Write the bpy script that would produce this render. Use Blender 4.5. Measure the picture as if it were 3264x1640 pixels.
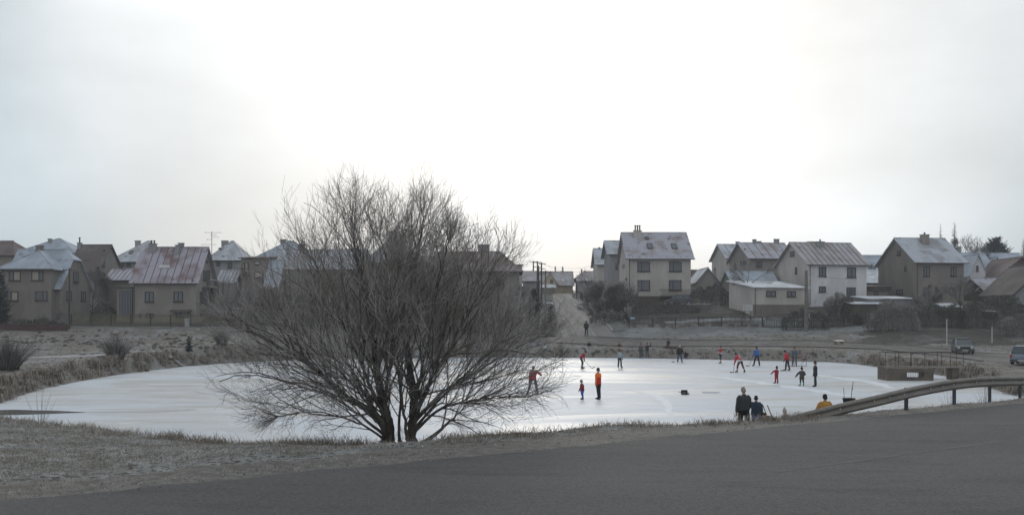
import bpy, bmesh, math, random
import numpy as np
from mathutils import Vector, Matrix
R = math.radians
for o in list(bpy.data.objects): bpy.data.objects.remove(o)
C = bpy.context.scene.collection
SC = bpy.context.scene
# ---------------------------------------------------------------- camera
F, CX, HY, CH = 3200.0, 1632.0, 1012.0, 4.54      # focal length and principal point in photo pixels, eye height over the ice
cam_d = bpy.data.cameras.new('camera'); cam = bpy.data.objects.new('camera', cam_d); C.objects.link(cam)
cam.location = (0, 0, CH); cam.rotation_euler = (R(90), 0, 0)
cam_d.sensor_width = 36.0; cam_d.lens = 36.0 * F / 3264.0
cam_d.shift_y = (HY - 820.0) / 3264.0
cam_d.clip_start = 0.1; cam_d.clip_end = 6000
SC.camera = cam
# ---------------------------------------------------------------- sky, sun, exposure
SUN_EL, SUN_AZ = R(18), R(2)
world = bpy.data.worlds.new('World'); SC.world = world; world.use_nodes = True
nt = world.node_tree; nt.nodes.clear()
def N(t, **k):
    n = nt.nodes.new(t)
    for a, b in k.items(): setattr(n, a, b)
    return n
L = lambda a, b: nt.links.new(a, b)
sky = N('ShaderNodeTexSky', sky_type='NISHITA', sun_disc=False); sky.sun_elevation = SUN_EL; sky.sun_rotation = SUN_AZ
bg1 = N('ShaderNodeBackground'); L(sky.outputs[0], bg1.inputs[0]); bg1.inputs[1].default_value = 0.10
tc = N('ShaderNodeTexCoord')
sd = Vector((math.sin(SUN_AZ) * math.cos(SUN_EL), math.cos(SUN_AZ) * math.cos(SUN_EL), math.sin(SUN_EL)))
dot = N('ShaderNodeVectorMath', operation='DOT_PRODUCT'); L(tc.outputs['Generated'], dot.inputs[0]); dot.inputs[1].default_value = sd
glow = N('ShaderNodeValToRGB'); L(dot.outputs['Value'], glow.inputs[0])
e = glow.color_ramp.elements
e[0].position = 0.0; e[0].color = (.70, .73, .77, 1)
e[1].position = 1.0; e[1].color = (1.45, 1.43, 1.39, 1)
for p, c in ((.55, (.66, .71, .76, 1)), (.74, (.56, .62, .68, 1)), (.84, (.55, .63, .68, 1)), (.875, (.61, .69, .735, 1)), (.91, (.83, .865, .885, 1)), (.945, (.98, 1.0, 1.0, 1)), (.97, (1.12, 1.12, 1.10, 1))):
    x = e.new(p); x.color = c
mp = N('ShaderNodeMapping'); L(tc.outputs['Generated'], mp.inputs[0]); mp.inputs['Scale'].default_value = (1.5, 1.5, 3.0); mp.inputs['Location'].default_value = (.35, .2, .1)
nz = N('ShaderNodeTexNoise'); L(mp.outputs[0], nz.inputs[0]); nz.inputs['Scale'].default_value = 1.6; nz.inputs['Detail'].default_value = 5; nz.inputs['Roughness'].default_value = .5
cr = N('ShaderNodeMapRange'); L(nz.outputs['Fac'], cr.inputs[0])
cr.inputs[1].default_value = .30; cr.inputs[2].default_value = .62; cr.inputs[3].default_value = .80; cr.inputs[4].default_value = 1.16
mul = N('ShaderNodeVectorMath', operation='SCALE'); L(glow.outputs[0], mul.inputs[0]); L(cr.outputs[0], mul.inputs['Scale'])
bg2 = N('ShaderNodeBackground'); L(mul.outputs[0], bg2.inputs[0]); bg2.inputs[1].default_value = 1.0
cv = N('ShaderNodeMapRange'); L(nz.outputs['Fac'], cv.inputs[0])          # thin places in the cloud let the blue through
cv.inputs[1].default_value = .36; cv.inputs[2].default_value = .52; cv.inputs[3].default_value = .92; cv.inputs[4].default_value = .985
mix = N('ShaderNodeMixShader'); L(cv.outputs[0], mix.inputs[0]); L(bg1.outputs[0], mix.inputs[1]); L(bg2.outputs[0], mix.inputs[2])
out = N('ShaderNodeOutputWorld'); L(mix.outputs[0], out.inputs[0])
sl = bpy.data.lights.new('sun', 'SUN'); sl.energy = 0.7; sl.angle = R(14); sl.color = (1, .95, .88)
so = bpy.data.objects.new('sun', sl); C.objects.link(so); so.rotation_euler = (-sd).to_track_quat('-Z', 'Y').to_euler()
SC.view_settings.view_transform = 'Standard'; SC.view_settings.look = 'None'; SC.view_settings.exposure = 0.0; SC.view_settings.gamma = 1.0
# ---------------------------------------------------------------- materials
MATS = {}
def mat(name, a, b=None, c=None, scale=3.0, lo=.4, hi=.6, rough=.85, bump=0.0, bscale=40.0, spec=.3, metal=0.0,
        stretch=(1, 1, 1), island=0.0, c_lo=.55, c_hi=.7, cscale=None, coord='Object', detail=6):
    """noise-mixed principled material: a/b mixed by one noise, c laid on by a second one"""
    if name in MATS: return MATS[name]
    m = bpy.data.materials.new(name); m.use_nodes = True; n = m.node_tree.nodes; l = m.node_tree.links
    p = n['Principled BSDF']; p.inputs['Roughness'].default_value = rough; p.inputs['Specular IOR Level'].default_value = spec
    p.inputs['Metallic'].default_value = metal
    t = n.new('ShaderNodeTexCoord'); mp = n.new('ShaderNodeMapping'); l.new(t.outputs[coord], mp.inputs[0]); mp.inputs['Scale'].default_value = stretch
    def noise(s, lo, hi, d=detail):
        q = n.new('ShaderNodeTexNoise'); q.inputs['Scale'].default_value = s; q.inputs['Detail'].default_value = d; l.new(mp.outputs[0], q.inputs[0])
        r = n.new('ShaderNodeMapRange'); l.new(q.outputs['Fac'], r.inputs[0]); r.inputs[1].default_value = lo; r.inputs[2].default_value = hi
        return r.outputs[0], q
    col = None
    rgb = n.new('ShaderNodeRGB'); rgb.outputs[0].default_value = (*a, 1); col = rgb.outputs[0]
    def mx(f, x, cc):
        g = n.new('ShaderNodeMix'); g.data_type = 'RGBA'; l.new(f, g.inputs['Factor']); l.new(x, g.inputs['A']); g.inputs['B'].default_value = (*cc, 1)
        return g.outputs['Result']
    if b is not None: col = mx(noise(scale, lo, hi)[0], col, b)
    if c is not None: col = mx(noise(cscale or scale * 3.7, c_lo, c_hi)[0], col, c)
    if island:
        ge = n.new('ShaderNodeNewGeometry'); r = n.new('ShaderNodeMapRange'); l.new(ge.outputs['Random Per Island'], r.inputs[0])
        r.inputs[3].default_value = 1 - island; r.inputs[4].default_value = 1 + island
        s = n.new('ShaderNodeVectorMath'); s.operation = 'SCALE'; l.new(col, s.inputs[0]); l.new(r.outputs[0], s.inputs['Scale']); col = s.outputs[0]
    l.new(col, p.inputs['Base Color'])
    if bump:
        q = n.new('ShaderNodeTexNoise'); q.inputs['Scale'].default_value = bscale; q.inputs['Detail'].default_value = 5; l.new(mp.outputs[0], q.inputs[0])
        u = n.new('ShaderNodeBump'); u.inputs['Strength'].default_value = 1; u.inputs['Distance'].default_value = bump; l.new(q.outputs['Fac'], u.inputs['Height']); l.new(u.outputs[0], p.inputs['Normal'])
    MATS[name] = m
    return m
def plain(name, a, rough=.7, spec=.3, metal=0):
    return mat(name, a, tuple(v * .8 for v in a), scale=6, rough=rough, spec=spec, metal=metal)
def cloth(a): return plain('cloth_%.2f_%.2f_%.2f' % a, a, .9, .15)
# ---------------------------------------------------------------- mesh builder
class MB:
    def __init__(s): s.v = []; s.f = []
    def add(s, vs, fs):
        b = len(s.v); s.v += [tuple(v) for v in vs]; s.f += [tuple(b + i for i in f) for f in fs]; return s
    def box(s, x0, y0, z0, x1, y1, z1, M=None):
        vs = [Vector(p) for p in ((x0,y0,z0),(x1,y0,z0),(x1,y1,z0),(x0,y1,z0),(x0,y0,z1),(x1,y0,z1),(x1,y1,z1),(x0,y1,z1))]
        if M: vs = [M @ v for v in vs]
        return s.add(vs, [(0,3,2,1),(4,5,6,7),(0,1,5,4),(1,2,6,5),(2,3,7,6),(3,0,4,7)])
    def tube(s, pts, rad, n=6, cap=True):
        pts = [Vector(p) for p in pts]; k = len(pts)
        if not hasattr(rad, '__len__'): rad = [rad] * k
        ref = None; vs = []; fs = []
        for i, p in enumerate(pts):
            d = (pts[min(i + 1, k - 1)] - pts[max(i - 1, 0)])
            if d.length < 1e-9: d = Vector((0, 0, 1))
            d.normalize()
            if ref is None: ref = Vector((0, 0, 1)) if abs(d.z) < .9 else Vector((1, 0, 0))
            u = d.cross(ref).normalized(); w = u.cross(d)
            ref = w
            for j in range(n):
                a = 2 * math.pi * j / n; vs.append(p + (u * math.cos(a) + w * math.sin(a)) * rad[i])
        for i in range(k - 1):
            for j in range(n):
                a = i * n + j; b = i * n + (j + 1) % n; fs.append((a, b, b + n, a + n))
        if cap: fs.append(tuple(range(n - 1, -1, -1))); fs.append(tuple((k - 1) * n + j for j in range(n)))
        return s.add(vs, fs)
    def lathe(s, prof, c=(0, 0, 0), n=12, axis='z'):
        vs = []; k = len(prof)
        for r, z in prof:
            for j in range(n):
                a = 2 * math.pi * j / n; x, y = r * math.cos(a), r * math.sin(a)
                q = (x, y, z) if axis == 'z' else ((z, x, y) if axis == 'x' else (x, z, y))
                vs.append((c[0] + q[0], c[1] + q[1], c[2] + q[2]))
        fs = [(i * n + j, i * n + (j + 1) % n, (i + 1) * n + (j + 1) % n, (i + 1) * n + j) for i in range(k - 1) for j in range(n)]
        fs += [tuple(range(n - 1, -1, -1)), tuple((k - 1) * n + j for j in range(n))]
        return s.add(vs, fs)
    def slab(s, polys, t):
        """thicken a surface made of polygons with shared corners downwards by t"""
        idx = {}; V = []
        def g(p):
            k = tuple(round(c, 4) for c in p)
            if k not in idx: idx[k] = len(V); V.append(Vector(p))
            return idx[k]
        F_ = [[g(p) for p in poly] for poly in polys]; n = len(V); ed = {}
        fs = []
        for f in F_:
            fs.append(tuple(f)); fs.append(tuple(i + n for i in reversed(f)))
            for a, b in zip(f, f[1:] + f[:1]): ed[(a, b)] = 1
        for a, b in list(ed):
            if (b, a) not in ed: fs.append((b, a, a + n, b + n))
        return s.add(V + [v - Vector((0, 0, t)) for v in V], fs)
    def prism(s, poly, d):
        """extrude 3D polygon along vector d"""
        n = len(poly); d = Vector(d); P = [Vector(p) for p in poly]
        return s.add(P + [p + d for p in P], [tuple(range(n - 1, -1, -1)), tuple(range(n, 2 * n))] + [(i, (i + 1) % n, (i + 1) % n + n, i + n) for i in range(n)])
    def build(s, name, m, parent=None, smooth=False, loc=None):
        me = bpy.data.meshes.new(name); me.from_pydata(s.v, [], s.f)
        for q in (m if isinstance(m, (list, tuple)) else [m]): me.materials.append(q)
        if smooth: me.polygons.foreach_set('use_smooth', [True] * len(me.polygons))
        me.update()
        o = bpy.data.objects.new(name, me); C.objects.link(o)
        if parent: o.parent = parent
        if loc: o.location = loc
        return o
def fixn(o):
    bm = bmesh.new(); bm.from_mesh(o.data); bmesh.ops.recalc_face_normals(bm, faces=bm.faces); bm.to_mesh(o.data); bm.free(); return o
def tag(o, label=None, cat=None, group=None, kind=None):
    if label: o['label'] = label
    if cat: o['category'] = cat
    if group: o['group'] = group
    if kind: o['kind'] = kind
    return o
def empty(name, loc, rz=0.0, **k):
    o = bpy.data.objects.new(name, None); C.objects.link(o); o.location = loc; o.rotation_euler = (0, 0, rz); o.empty_display_size = .3
    return tag(o, **k)
def W(px, py, Y): return Vector(((px - CX) / F * Y, Y, CH - (py - HY) / F * Y))
def WX(px, Y): return (px - CX) / F * Y
def Yice(py, z=0.0): return (CH - z) * F / (py - HY)
# ---------------------------------------------------------------- land form
def ice_pt(px, py): Y = Yice(py); return (WX(px, Y), Y)
far_px = [(0,1285),(60,1262),(120,1243),(215,1222),(300,1205),(400,1190),(500,1178),(600,1166),(700,1158),(850,1150),(1000,1145),(1200,1141),(1400,1139),
          (1640,1139),(1850,1139),(2060,1141),(2240,1144),(2450,1149),(2640,1153),(2740,1161),(2830,1173),(2900,1184),(2990,1194),(3060,1206),(3110,1222),(3180,1243),(3240,1262)]
POND = [ice_pt(*p) for p in far_px] + [(31, 54), (28, 49), (24, 46), (18, 42.5), (12, 38.6), (6, 35), (0, 31.5), (-5, 30), (-10, 31.2), (-14.5, 35), (-21, 40.2), (-27, 44.5), (-31, 47.5), (-33, 51), (-30, 54)]
PA = np.array(POND)
def seg_d(X, Y, pts, closed=True):
    d = np.full(np.shape(X), 1e9); n = len(pts)
    for i in range(n if closed else n - 1):
        a = pts[i]; b = pts[(i + 1) % n]; ex, ey = b[0] - a[0], b[1] - a[1]
        t = np.clip(((X - a[0]) * ex + (Y - a[1]) * ey) / (ex * ex + ey * ey + 1e-12), 0, 1)
        d = np.minimum(d, np.hypot(X - a[0] - t * ex, Y - a[1] - t * ey))
    return d
def inside(X, Y, pts):
    c = np.zeros(np.shape(X), bool); n = len(pts)
    for i in range(n):
        a = pts[i]; b = pts[(i + 1) % n]
        if a[1] == b[1]: continue
        c ^= ((a[1] > Y) != (b[1] > Y)) & (X < (b[0] - a[0]) * (Y - a[1]) / (b[1] - a[1]) + a[0])
    return c
def vn(X, Y, seed=0):
    xi = np.floor(X).astype(np.int64); yi = np.floor(Y).astype(np.int64); fx = X - xi; fy = Y - yi
    fx = fx * fx * (3 - 2 * fx); fy = fy * fy * (3 - 2 * fy)
    def h(a, b):
        k = (a * 374761393 + b * 668265263 + seed * 982451653) & 0xffffffff
        k = ((k ^ (k >> 13)) * 1274126177) & 0xffffffff
        return ((k ^ (k >> 16)) & 0xffff) / 65535.0
    return (h(xi, yi) * (1 - fx) + h(xi + 1, yi) * fx) * (1 - fy) + (h(xi, yi + 1) * (1 - fx) + h(xi + 1, yi + 1) * fx) * fy - .5
def sst(a, b, x): t = np.clip((x - a) / (b - a), 0, 1); return t * t * (3 - 2 * t)
YK = [50, 60, 85, 100, 112, 118, 122, 126, 130, 133, 138, 143, 150, 165, 180, 220, 300, 1300]
COLS = [(-900, [.8, .85, 1.2, 1.7, 2.3, 2.8, 3.2, 3.5, 4.0, 4.4, 4.7, 4.9, 5.2, 6, 6.8, 8.6, 11, 14]),
        (750,  [.8, .85, 1.2, 1.7, 2.2, 2.7, 3.1, 3.4, 4.0, 4.5, 4.7, 4.9, 5.2, 6, 6.8, 8.6, 11, 14]),
        (1600, [.8, .8, .8, .8, .8, 1.2, 1.7, 2.25, 2.6, 2.9, 3.4, 3.8, 4.3, 5.4, 6.5, 9.75, 12, 14]),
        (1900, [.8, .8, .8, .8, .8, 1.2, 1.7, 2.15, 2.6, 2.95, 3.4, 3.9, 4.4, 5.5, 6.6, 9.7, 12, 14]),
        (2010, [.8, .8, .8, .8, .8, 1.1, 1.6, 2.15, 2.9, 3.7, 4.7, 5.6, 6.4, 7.4, 8.2, 9.8, 12, 14]),
        (2640, [.8, .8, .8, .8, 1.4, 2.0, 2.25, 2.7, 3.4, 4.2, 5.9, 6.5, 7.0, 8.0, 8.6, 10, 12, 14]),
        (2900, [.6, .6, .7, .9, 1.5, 2.2, 2.7, 3.3, 4.1, 4.9, 6.0, 6.6, 7.0, 8.0, 8.6, 10, 12, 14]),
        (3300, [.5, .5, .8, 1.0, 1.4, 2.2, 2.8, 3.4, 4.2, 5.0, 6.0, 6.6, 7.0, 8.0, 8.6, 10, 12, 14]),
        (5000, [.5, .5, .8, 1.0, 1.4, 2.2, 2.8, 3.4, 4.2, 5.0, 6.0, 6.6, 7.0, 8.0, 8.6, 10, 12, 14])]
STREET = [(WX(1866, 125), 125, 4.0), (WX(1860, 130), 130, 3.6), (WX(1850, 138), 138, 3.2), (WX(1838, 150), 150, 2.9), (WX(1814, 180), 180, 2.6), (WX(1796, 222), 222, 2.4), (WX(1800, 260), 260, 2.4)]
LANE = [(60, 38), (54, 55), (46.5, 72), (43.6, 86), (44.4, 98), (41.5, 108), (33, 114.5), (20, 119), (6.3, 123.5), (-8, 124.5)]
BACKLANE = [(-90, 124.2), (-60, 124.0), (-36, 123.8), (-20, 124.2), (-8, 124.5)]
def height(X, Y, rough=True):
    X = np.asarray(X, float); Y = np.asarray(Y, float)
    ind = inside(X, Y, POND); dp = seg_d(X, Y, POND) * np.where(ind, -1, 1)
    s = (Y - 19 - .72 * X) / 1.232
    # near side: road platform, crest, slope to the pond
    sc = np.interp(X, [-40, -8, -3, 0, 4.6, 7.7, 12, 60], [2.6, 2.8, 2.2, 2.7, 1.6, 1.2, 1.0, 1.0])
    dc = np.maximum(0, s - sc); dpo = np.maximum(dp, 0)
    near = 2.0 * np.power(dpo / (dpo + dc + 1e-6), np.interp(X, [-13, -7, 0, 8], [.30, .5, .7, .9]))
    near = np.where(s < 0.0, 1.94, np.minimum(near, 1.97))
    near = np.where(s < -10.7, 2.02 + np.clip((-11 - s) * .22, 0, 1.0), near)
    # far side
    col = CX + X / np.maximum(Y, 5) * F
    rows = np.stack([np.interp(Y, YK, z) for _, z in COLS])
    cx = [c for c, _ in COLS]; i = np.clip(np.searchsorted(cx, col) - 1, 0, len(cx) - 2)
    i = np.asarray(i); x0 = np.take(cx, i); x1 = np.take(cx, i + 1); t = np.clip((col - x0) / (x1 - x0), 0, 1)
    fz = np.take_along_axis(rows, i[None], 0)[0] * (1 - t) + np.take_along_axis(rows, (i + 1)[None], 0)[0] * t
    bank = sst(0, 1.7, dp)
    fz = fz * bank + .02
    # which side: left of the pond head and beyond it is far
    far_w = sst(-4, 6, Y - (44 + .25 * np.maximum(0, -X - 22) + np.interp(X, [-30, 25, 34, 60], [0, 0, -2, 4]) + np.where(X > 20, 6, 0)))
    far_w = np.where((X > -24) & (X < 26) & (Y < 60), 0, far_w)
    far_w = np.where((X > -24) & (X < 26) & (Y >= 60), 1, far_w)
    z = near * (1 - far_w) + fz * far_w
    z = np.where(ind, -.5 * sst(0, 1.2, -dp) - .01, np.maximum(z, .02 + .3 * sst(0, 1, dp) * 0.3))
    if rough:
        dr = np.minimum(seg_d(X, Y, [(p[0], p[1]) for p in STREET], False) , np.minimum(seg_d(X, Y, LANE, False), seg_d(X, Y, BACKLANE, False)))
        k = sst(3.5, 6, dr) * (1 - sst(-.5, 1.2, -s)) * np.where(ind, 0, sst(0, .8, dp))
        bumpy = .10 * vn(X * .35, Y * .35, 1) + .07 * vn(X * 1.1, Y * 1.1, 2) + .04 * vn(X * 2.7, Y * 2.7, 3)
        lump = .55 * sst(108, 114, Y) * (1 - sst(119, 123, Y)) * (vn(X * .5, Y * .5, 7) + .4 * vn(X * 1.3, Y * 1.3, 9)) * np.where(X < -5, 1, .12)
        z = z + k * (bumpy + lump)
    return z
def H(x, y): return float(height(np.array([x]), np.array([y]))[0])
def strip(name, pts, wdt, m, off=.07, n=1.0, label=None):
    """sheet following the ground along a centre line, pts (x, y[, half width])"""
    P = []
    for i in range(len(pts) - 1):
        a, b = pts[i], pts[i + 1]; L_ = math.hypot(b[0] - a[0], b[1] - a[1]); k = max(1, int(L_ / n))
        for j in range(k):
            t = j / k; P.append([a[q] + (b[q] - a[q]) * t for q in range(len(a))])
    P.append(list(pts[-1])); A = np.array([p[:2] for p in P])
    for _ in range(3): A[1:-1] = (A[:-2] + 2 * A[1:-1] + A[2:]) / 4
    T = np.gradient(A, axis=0); T /= np.linalg.norm(T, axis=1)[:, None]; NN = np.stack([-T[:, 1], T[:, 0]], 1)
    hw = np.array([p[2] if len(p) > 2 else wdt / 2 for p in P]); K = 9
    G = np.linspace(-1, 1, K); X = A[:, 0, None] + NN[:, 0, None] * hw[:, None] * G; Y = A[:, 1, None] + NN[:, 1, None] * hw[:, None] * G
    Z = height(X, Y) + off - .05 * (np.abs(G) > .99)
    vs = np.stack([X, Y, Z], -1).reshape(-1, 3).tolist()
    fs = [(i * K + j, i * K + j + 1, (i + 1) * K + j + 1, (i + 1) * K + j) for i in range(len(A) - 1) for j in range(K - 1)]
    o = MB().add(vs, fs).build(name, m, smooth=True); fixn(o)
    return tag(o, label, kind='structure')
# ---------------------------------------------------------------- ground, roads, ice
m_near = mat('frosty_turf', (.17, .172, .16), (.28, .29, .29), (.07, .068, .058), scale=.9, lo=.42, hi=.62, c_lo=.5, c_hi=.62, cscale=7, rough=.95, bump=.05, bscale=14, spec=.1)
m_field = mat('winter_field', (.175, .163, .146), (.25, .253, .252), (.055, .05, .045), scale=.35, lo=.45, hi=.68, c_lo=.54, c_hi=.64, cscale=2.2, rough=.95, bump=.12, bscale=3, spec=.1, stretch=(1, .5, 1))
m_garden = mat('garden_soil', (.075, .072, .06), (.15, .155, .15), (.04, .037, .03), scale=.3, lo=.5, hi=.7, cscale=1.1, rough=.95, bump=.1, bscale=3, spec=.1)
m_gravel = mat('verge_gravel', (.185, .175, .162), (.13, .122, .112), (.27, .262, .25), scale=5, lo=.4, hi=.6, cscale=40, c_lo=.6, c_hi=.66, rough=.9, bump=.03, bscale=30, spec=.2)
m_slope = mat('frosty_slope', (.15, .155, .15), (.22, .235, .24), (.09, .09, .08), scale=.25, lo=.4, hi=.65, cscale=1.4, rough=.95, bump=.08, bscale=3, spec=.1)
m_worn = mat('worn_earth', (.185, .175, .165), (.13, .12, .108), scale=2.5, rough=.95, bump=.02, bscale=20, spec=.15)
ys = [-25.0]
while ys[-1] < 1300: ys.append(ys[-1] + max(.24, .0062 * (abs(ys[-1]) + 12)) if ys[-1] < 330 else ys[-1] * 1.06)
us = np.linspace(-1.05, 1.05, 470)
YY, UU = np.meshgrid(np.array(ys), us, indexing='ij'); XX = UU * (np.abs(YY) + 24)
ZZ = height(XX, YY); nx = len(us); ny = len(ys)
V_ = np.stack([XX, YY, ZZ], -1).reshape(-1, 3)
I = (np.arange(ny - 1)[:, None] * nx + np.arange(nx - 1)[None]).reshape(-1)
Fq = np.stack([I, I + 1, I + nx + 1, I + nx], 1)
me = bpy.data.meshes.new('ground'); me.vertices.add(len(V_)); me.vertices.foreach_set('co', V_.ravel())
me.loops.add(len(Fq) * 4); me.loops.foreach_set('vertex_index', Fq.ravel()); me.polygons.add(len(Fq))
me.polygons.foreach_set('loop_start', np.arange(len(Fq)) * 4); me.polygons.foreach_set('loop_total', np.full(len(Fq), 4))
for q in (m_near, m_field, m_garden, m_gravel, m_slope, m_worn): me.materials.append(q)
cX = V_[Fq].mean(1)[:, 0]; cY = V_[Fq].mean(1)[:, 1]
s_ = (cY - 19 - .72 * cX) / 1.232 + .25 * vn(cX * 1.3, cY * 1.3, 21) + .25 * vn(cX * 4, cY * 4, 22)
colp = CX + cX / np.maximum(cY, 1) * F
mi = np.where(cY > 60 + 0 * cX, 1, 0)
mi = np.where((cX < -22) & (cY > 46), 1, mi); mi = np.where(cX > 31, np.where(cY > 50, 1, mi), mi)
jt = 160 * vn(cX * .3, cY * .3, 71) + 60 * vn(cX, cY, 72); jy = 2 * vn(cX * .4, cY * .4, 73)
mi = np.where((cY > 128.5 + jy) | ((cY > 112 + jy) & (colp + jt > 2750)), 2, mi)
mi = np.where((colp > 1925) & (colp + jt < 2760) & (cY > 125) & (cY < 133 + jy), 4, mi)
mi = np.where((s_ < 1.45) & (s_ > -.4) & (cY < 60), 3, mi)
mi = np.where((s_ >= 1.45) & (s_ < 1.85) & (cY < 60), 5, mi)
me.polygons.foreach_set('material_index', mi.astype(np.int32)); me.polygons.foreach_set('use_smooth', np.ones(len(Fq), bool))
me.update(calc_edges=True); me.validate()
ground = bpy.data.objects.new('ground', me); C.objects.link(ground); tag(ground, 'frosted winter grass and earth round the frozen pond', kind='structure')
# asphalt road in front
m_asph = mat('road_asphalt', (.100, .098, .097), (.114, .111, .109), (.088, .087, .086), scale=.25, lo=.38, hi=.64, cscale=1.1, c_lo=.52, c_hi=.7, rough=.95, bump=.004, bscale=160, spec=.12, stretch=(.35, 1.2, 1))
nd = m_asph.node_tree; pb = nd.nodes['Principled BSDF']; src = pb.inputs['Base Color'].links[0].from_socket      # light stone chips in the asphalt
tcn = nd.nodes.new('ShaderNodeTexCoord'); q = nd.nodes.new('ShaderNodeTexVoronoi'); q.inputs['Scale'].default_value = 36; nd.links.new(tcn.outputs['Object'], q.inputs[0])
sc1 = nd.nodes.new('ShaderNodeSeparateColor'); nd.links.new(q.outputs['Color'], sc1.inputs[0])
r1 = nd.nodes.new('ShaderNodeMapRange'); nd.links.new(sc1.outputs[0], r1.inputs[0]); r1.inputs[1].default_value = .0; r1.inputs[2].default_value = 1; r1.inputs[3].default_value = .78; r1.inputs[4].default_value = 1.22
sv = nd.nodes.new('ShaderNodeVectorMath'); sv.operation = 'SCALE'; nd.links.new(src, sv.inputs[0]); nd.links.new(r1.outputs[0], sv.inputs['Scale']); nd.links.new(sv.outputs[0], pb.inputs['Base Color'])
ux, uy = 1 / 1.232, .72 / 1.232
def rp(t, s): return (-uy * s + ux * t, 19 + ux * s + uy * t)      # t along the road, s across it (away from the camera)
def road_sheet(name, t0, t1, s0, s1, z, m, jag=.0, n=.35, label=None):
    vs = []; k = int((t1 - t0) / n)
    for i in range(k + 1):
        t = t0 + i * n; j = jag * (vn(np.array([t * 1.7]), np.array([.5]), 31)[0] + .6 * vn(np.array([t * 6.]), np.array([.5]), 32)[0])
        a = rp(t, s0 + (jag and -j)); b = rp(t, s1 + j); vs += [(a[0], a[1], z), (b[0], b[1], z)]
    o = MB().add(vs, [(2 * i, 2 * i + 2, 2 * i + 3, 2 * i + 1) for i in range(k)]).build(name, m); fixn(o)
    return tag(o, label, kind='structure')
road = road_sheet('road', -60, 90, -11, 0, 2.0, m_asph, .3, label='grey asphalt road in the foreground')
seam = mat('road_seam', (.135, .132, .128), (.103, .10, .098), scale=3, lo=.4, hi=.6, rough=.85, spec=.2)
road_sheet('road_joint', 2, 60, -4.56, -4.50, 2.004, seam, .05, label='faint pale joint line along the asphalt')
# loose stones on the verge
m_stone = mat('stones', (.12, .11, .1), (.26, .245, .22), scale=1.5, island=.5, rough=.9)
rnd = random.Random(5); g = MB()
for i in range(4200):
    t = rnd.uniform(-18, 26); s = rnd.gauss(.75, .42)
    if s < -.25: continue
    x, y = rp(t, s); z = max(H(x, y) if i % 4 == 0 else 1.96, 1.96 if s > 0 else 2.0); r = rnd.uniform(.008, .024)
    a = rnd.random() * 6.28; pts = [(x + r * math.cos(a + k * 1.57) * rnd.uniform(.7, 1.2), y + r * math.sin(a + k * 1.57), z) for k in range(4)]
    g.add(pts + [(x, y, z + r * rnd.uniform(.6, 1.1))], [(0, 1, 4), (1, 2, 4), (2, 3, 4), (3, 0, 4)])
tag(g.build('gravel', m_stone), 'small loose stones along the road edge', kind='stuff')
# side roads
m_lane = mat('lane_surface', (.16, .15, .138), (.115, .107, .10), (.215, .21, .2), scale=.5, lo=.42, hi=.6, cscale=1.5, c_lo=.58, c_hi=.72, rough=.9, spec=.15, bump=.02, bscale=8)
m_street = mat('street_surface', (.20, .19, .178), (.14, .132, .125), (.27, .265, .26), scale=.9, lo=.42, hi=.58, cscale=2.5, c_lo=.54, c_hi=.66, rough=.9, spec=.15, stretch=(1, .02, .02))
m_kerb = mat('kerb_stone', (.30, .30, .295), (.2, .2, .195), scale=2, rough=.9)
strip('street', STREET[:1] + STREET[1:], 8, m_street, .07, label='grey brown village street climbing away between the houses')
strip('lane', LANE, 6.5, m_lane, .06, label='lane curving round the far side of the pond')
strip('back_lane', BACKLANE, 3.4, m_lane, .065, label='narrow lane in front of the left houses')
strip('side_road', [(44.5, 92), (53, 100), (64, 107), (78, 111)], 6, m_lane, .075, label='road branching to the right behind the parked car')
sl_ = [(x + hw + .2, y, .16) for x, y, hw in STREET[1:]]; sl2 = [(x + hw + 1.1, y, .8) for x, y, hw in STREET[1:]]
strip('kerb', sl_, .3, m_kerb, .12, label='pale kerb along the right side of the street')
strip('pavement', sl2[:-1], 1.4, m_slope, .10, label='frosty pavement beside the street')
strip('frozen_path', [(WX(-60, 82), 82, .5), (WX(120, 84), 84, .75), (WX(300, 87), 87, .8), (WX(420, 91), 91, .3), (WX(540, 93), 93, .25), (WX(620, 94), 94, .1)], 1,
      mat('packed_snow', (.36, .375, .39), (.21, .205, .19), scale=1.3, lo=.38, hi=.56, rough=.8, stretch=(.3, 1, 1)), .05, .8, 'thin icy track across the left field')
m_grit = mat('road_edge_dark', (.07, .065, .06), (.12, .11, .10), scale=2, rough=.95)
def side(pts, off):
    A = np.array([p[:2] for p in pts]); T = np.gradient(A, axis=0); T /= np.linalg.norm(T, axis=1)[:, None]
    return [(a[0] - t[1] * off, a[1] + t[0] * off) for a, t in zip(A, T)]
strip('lane_edge', side(LANE[3:9], -3.3), .35, m_grit, .10, label='dark worn edge of the lane, field side')
strip('lane_edge', side(LANE[3:9], 3.2), .3, m_grit, .10, label='dark worn edge of the lane, pond side')
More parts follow.
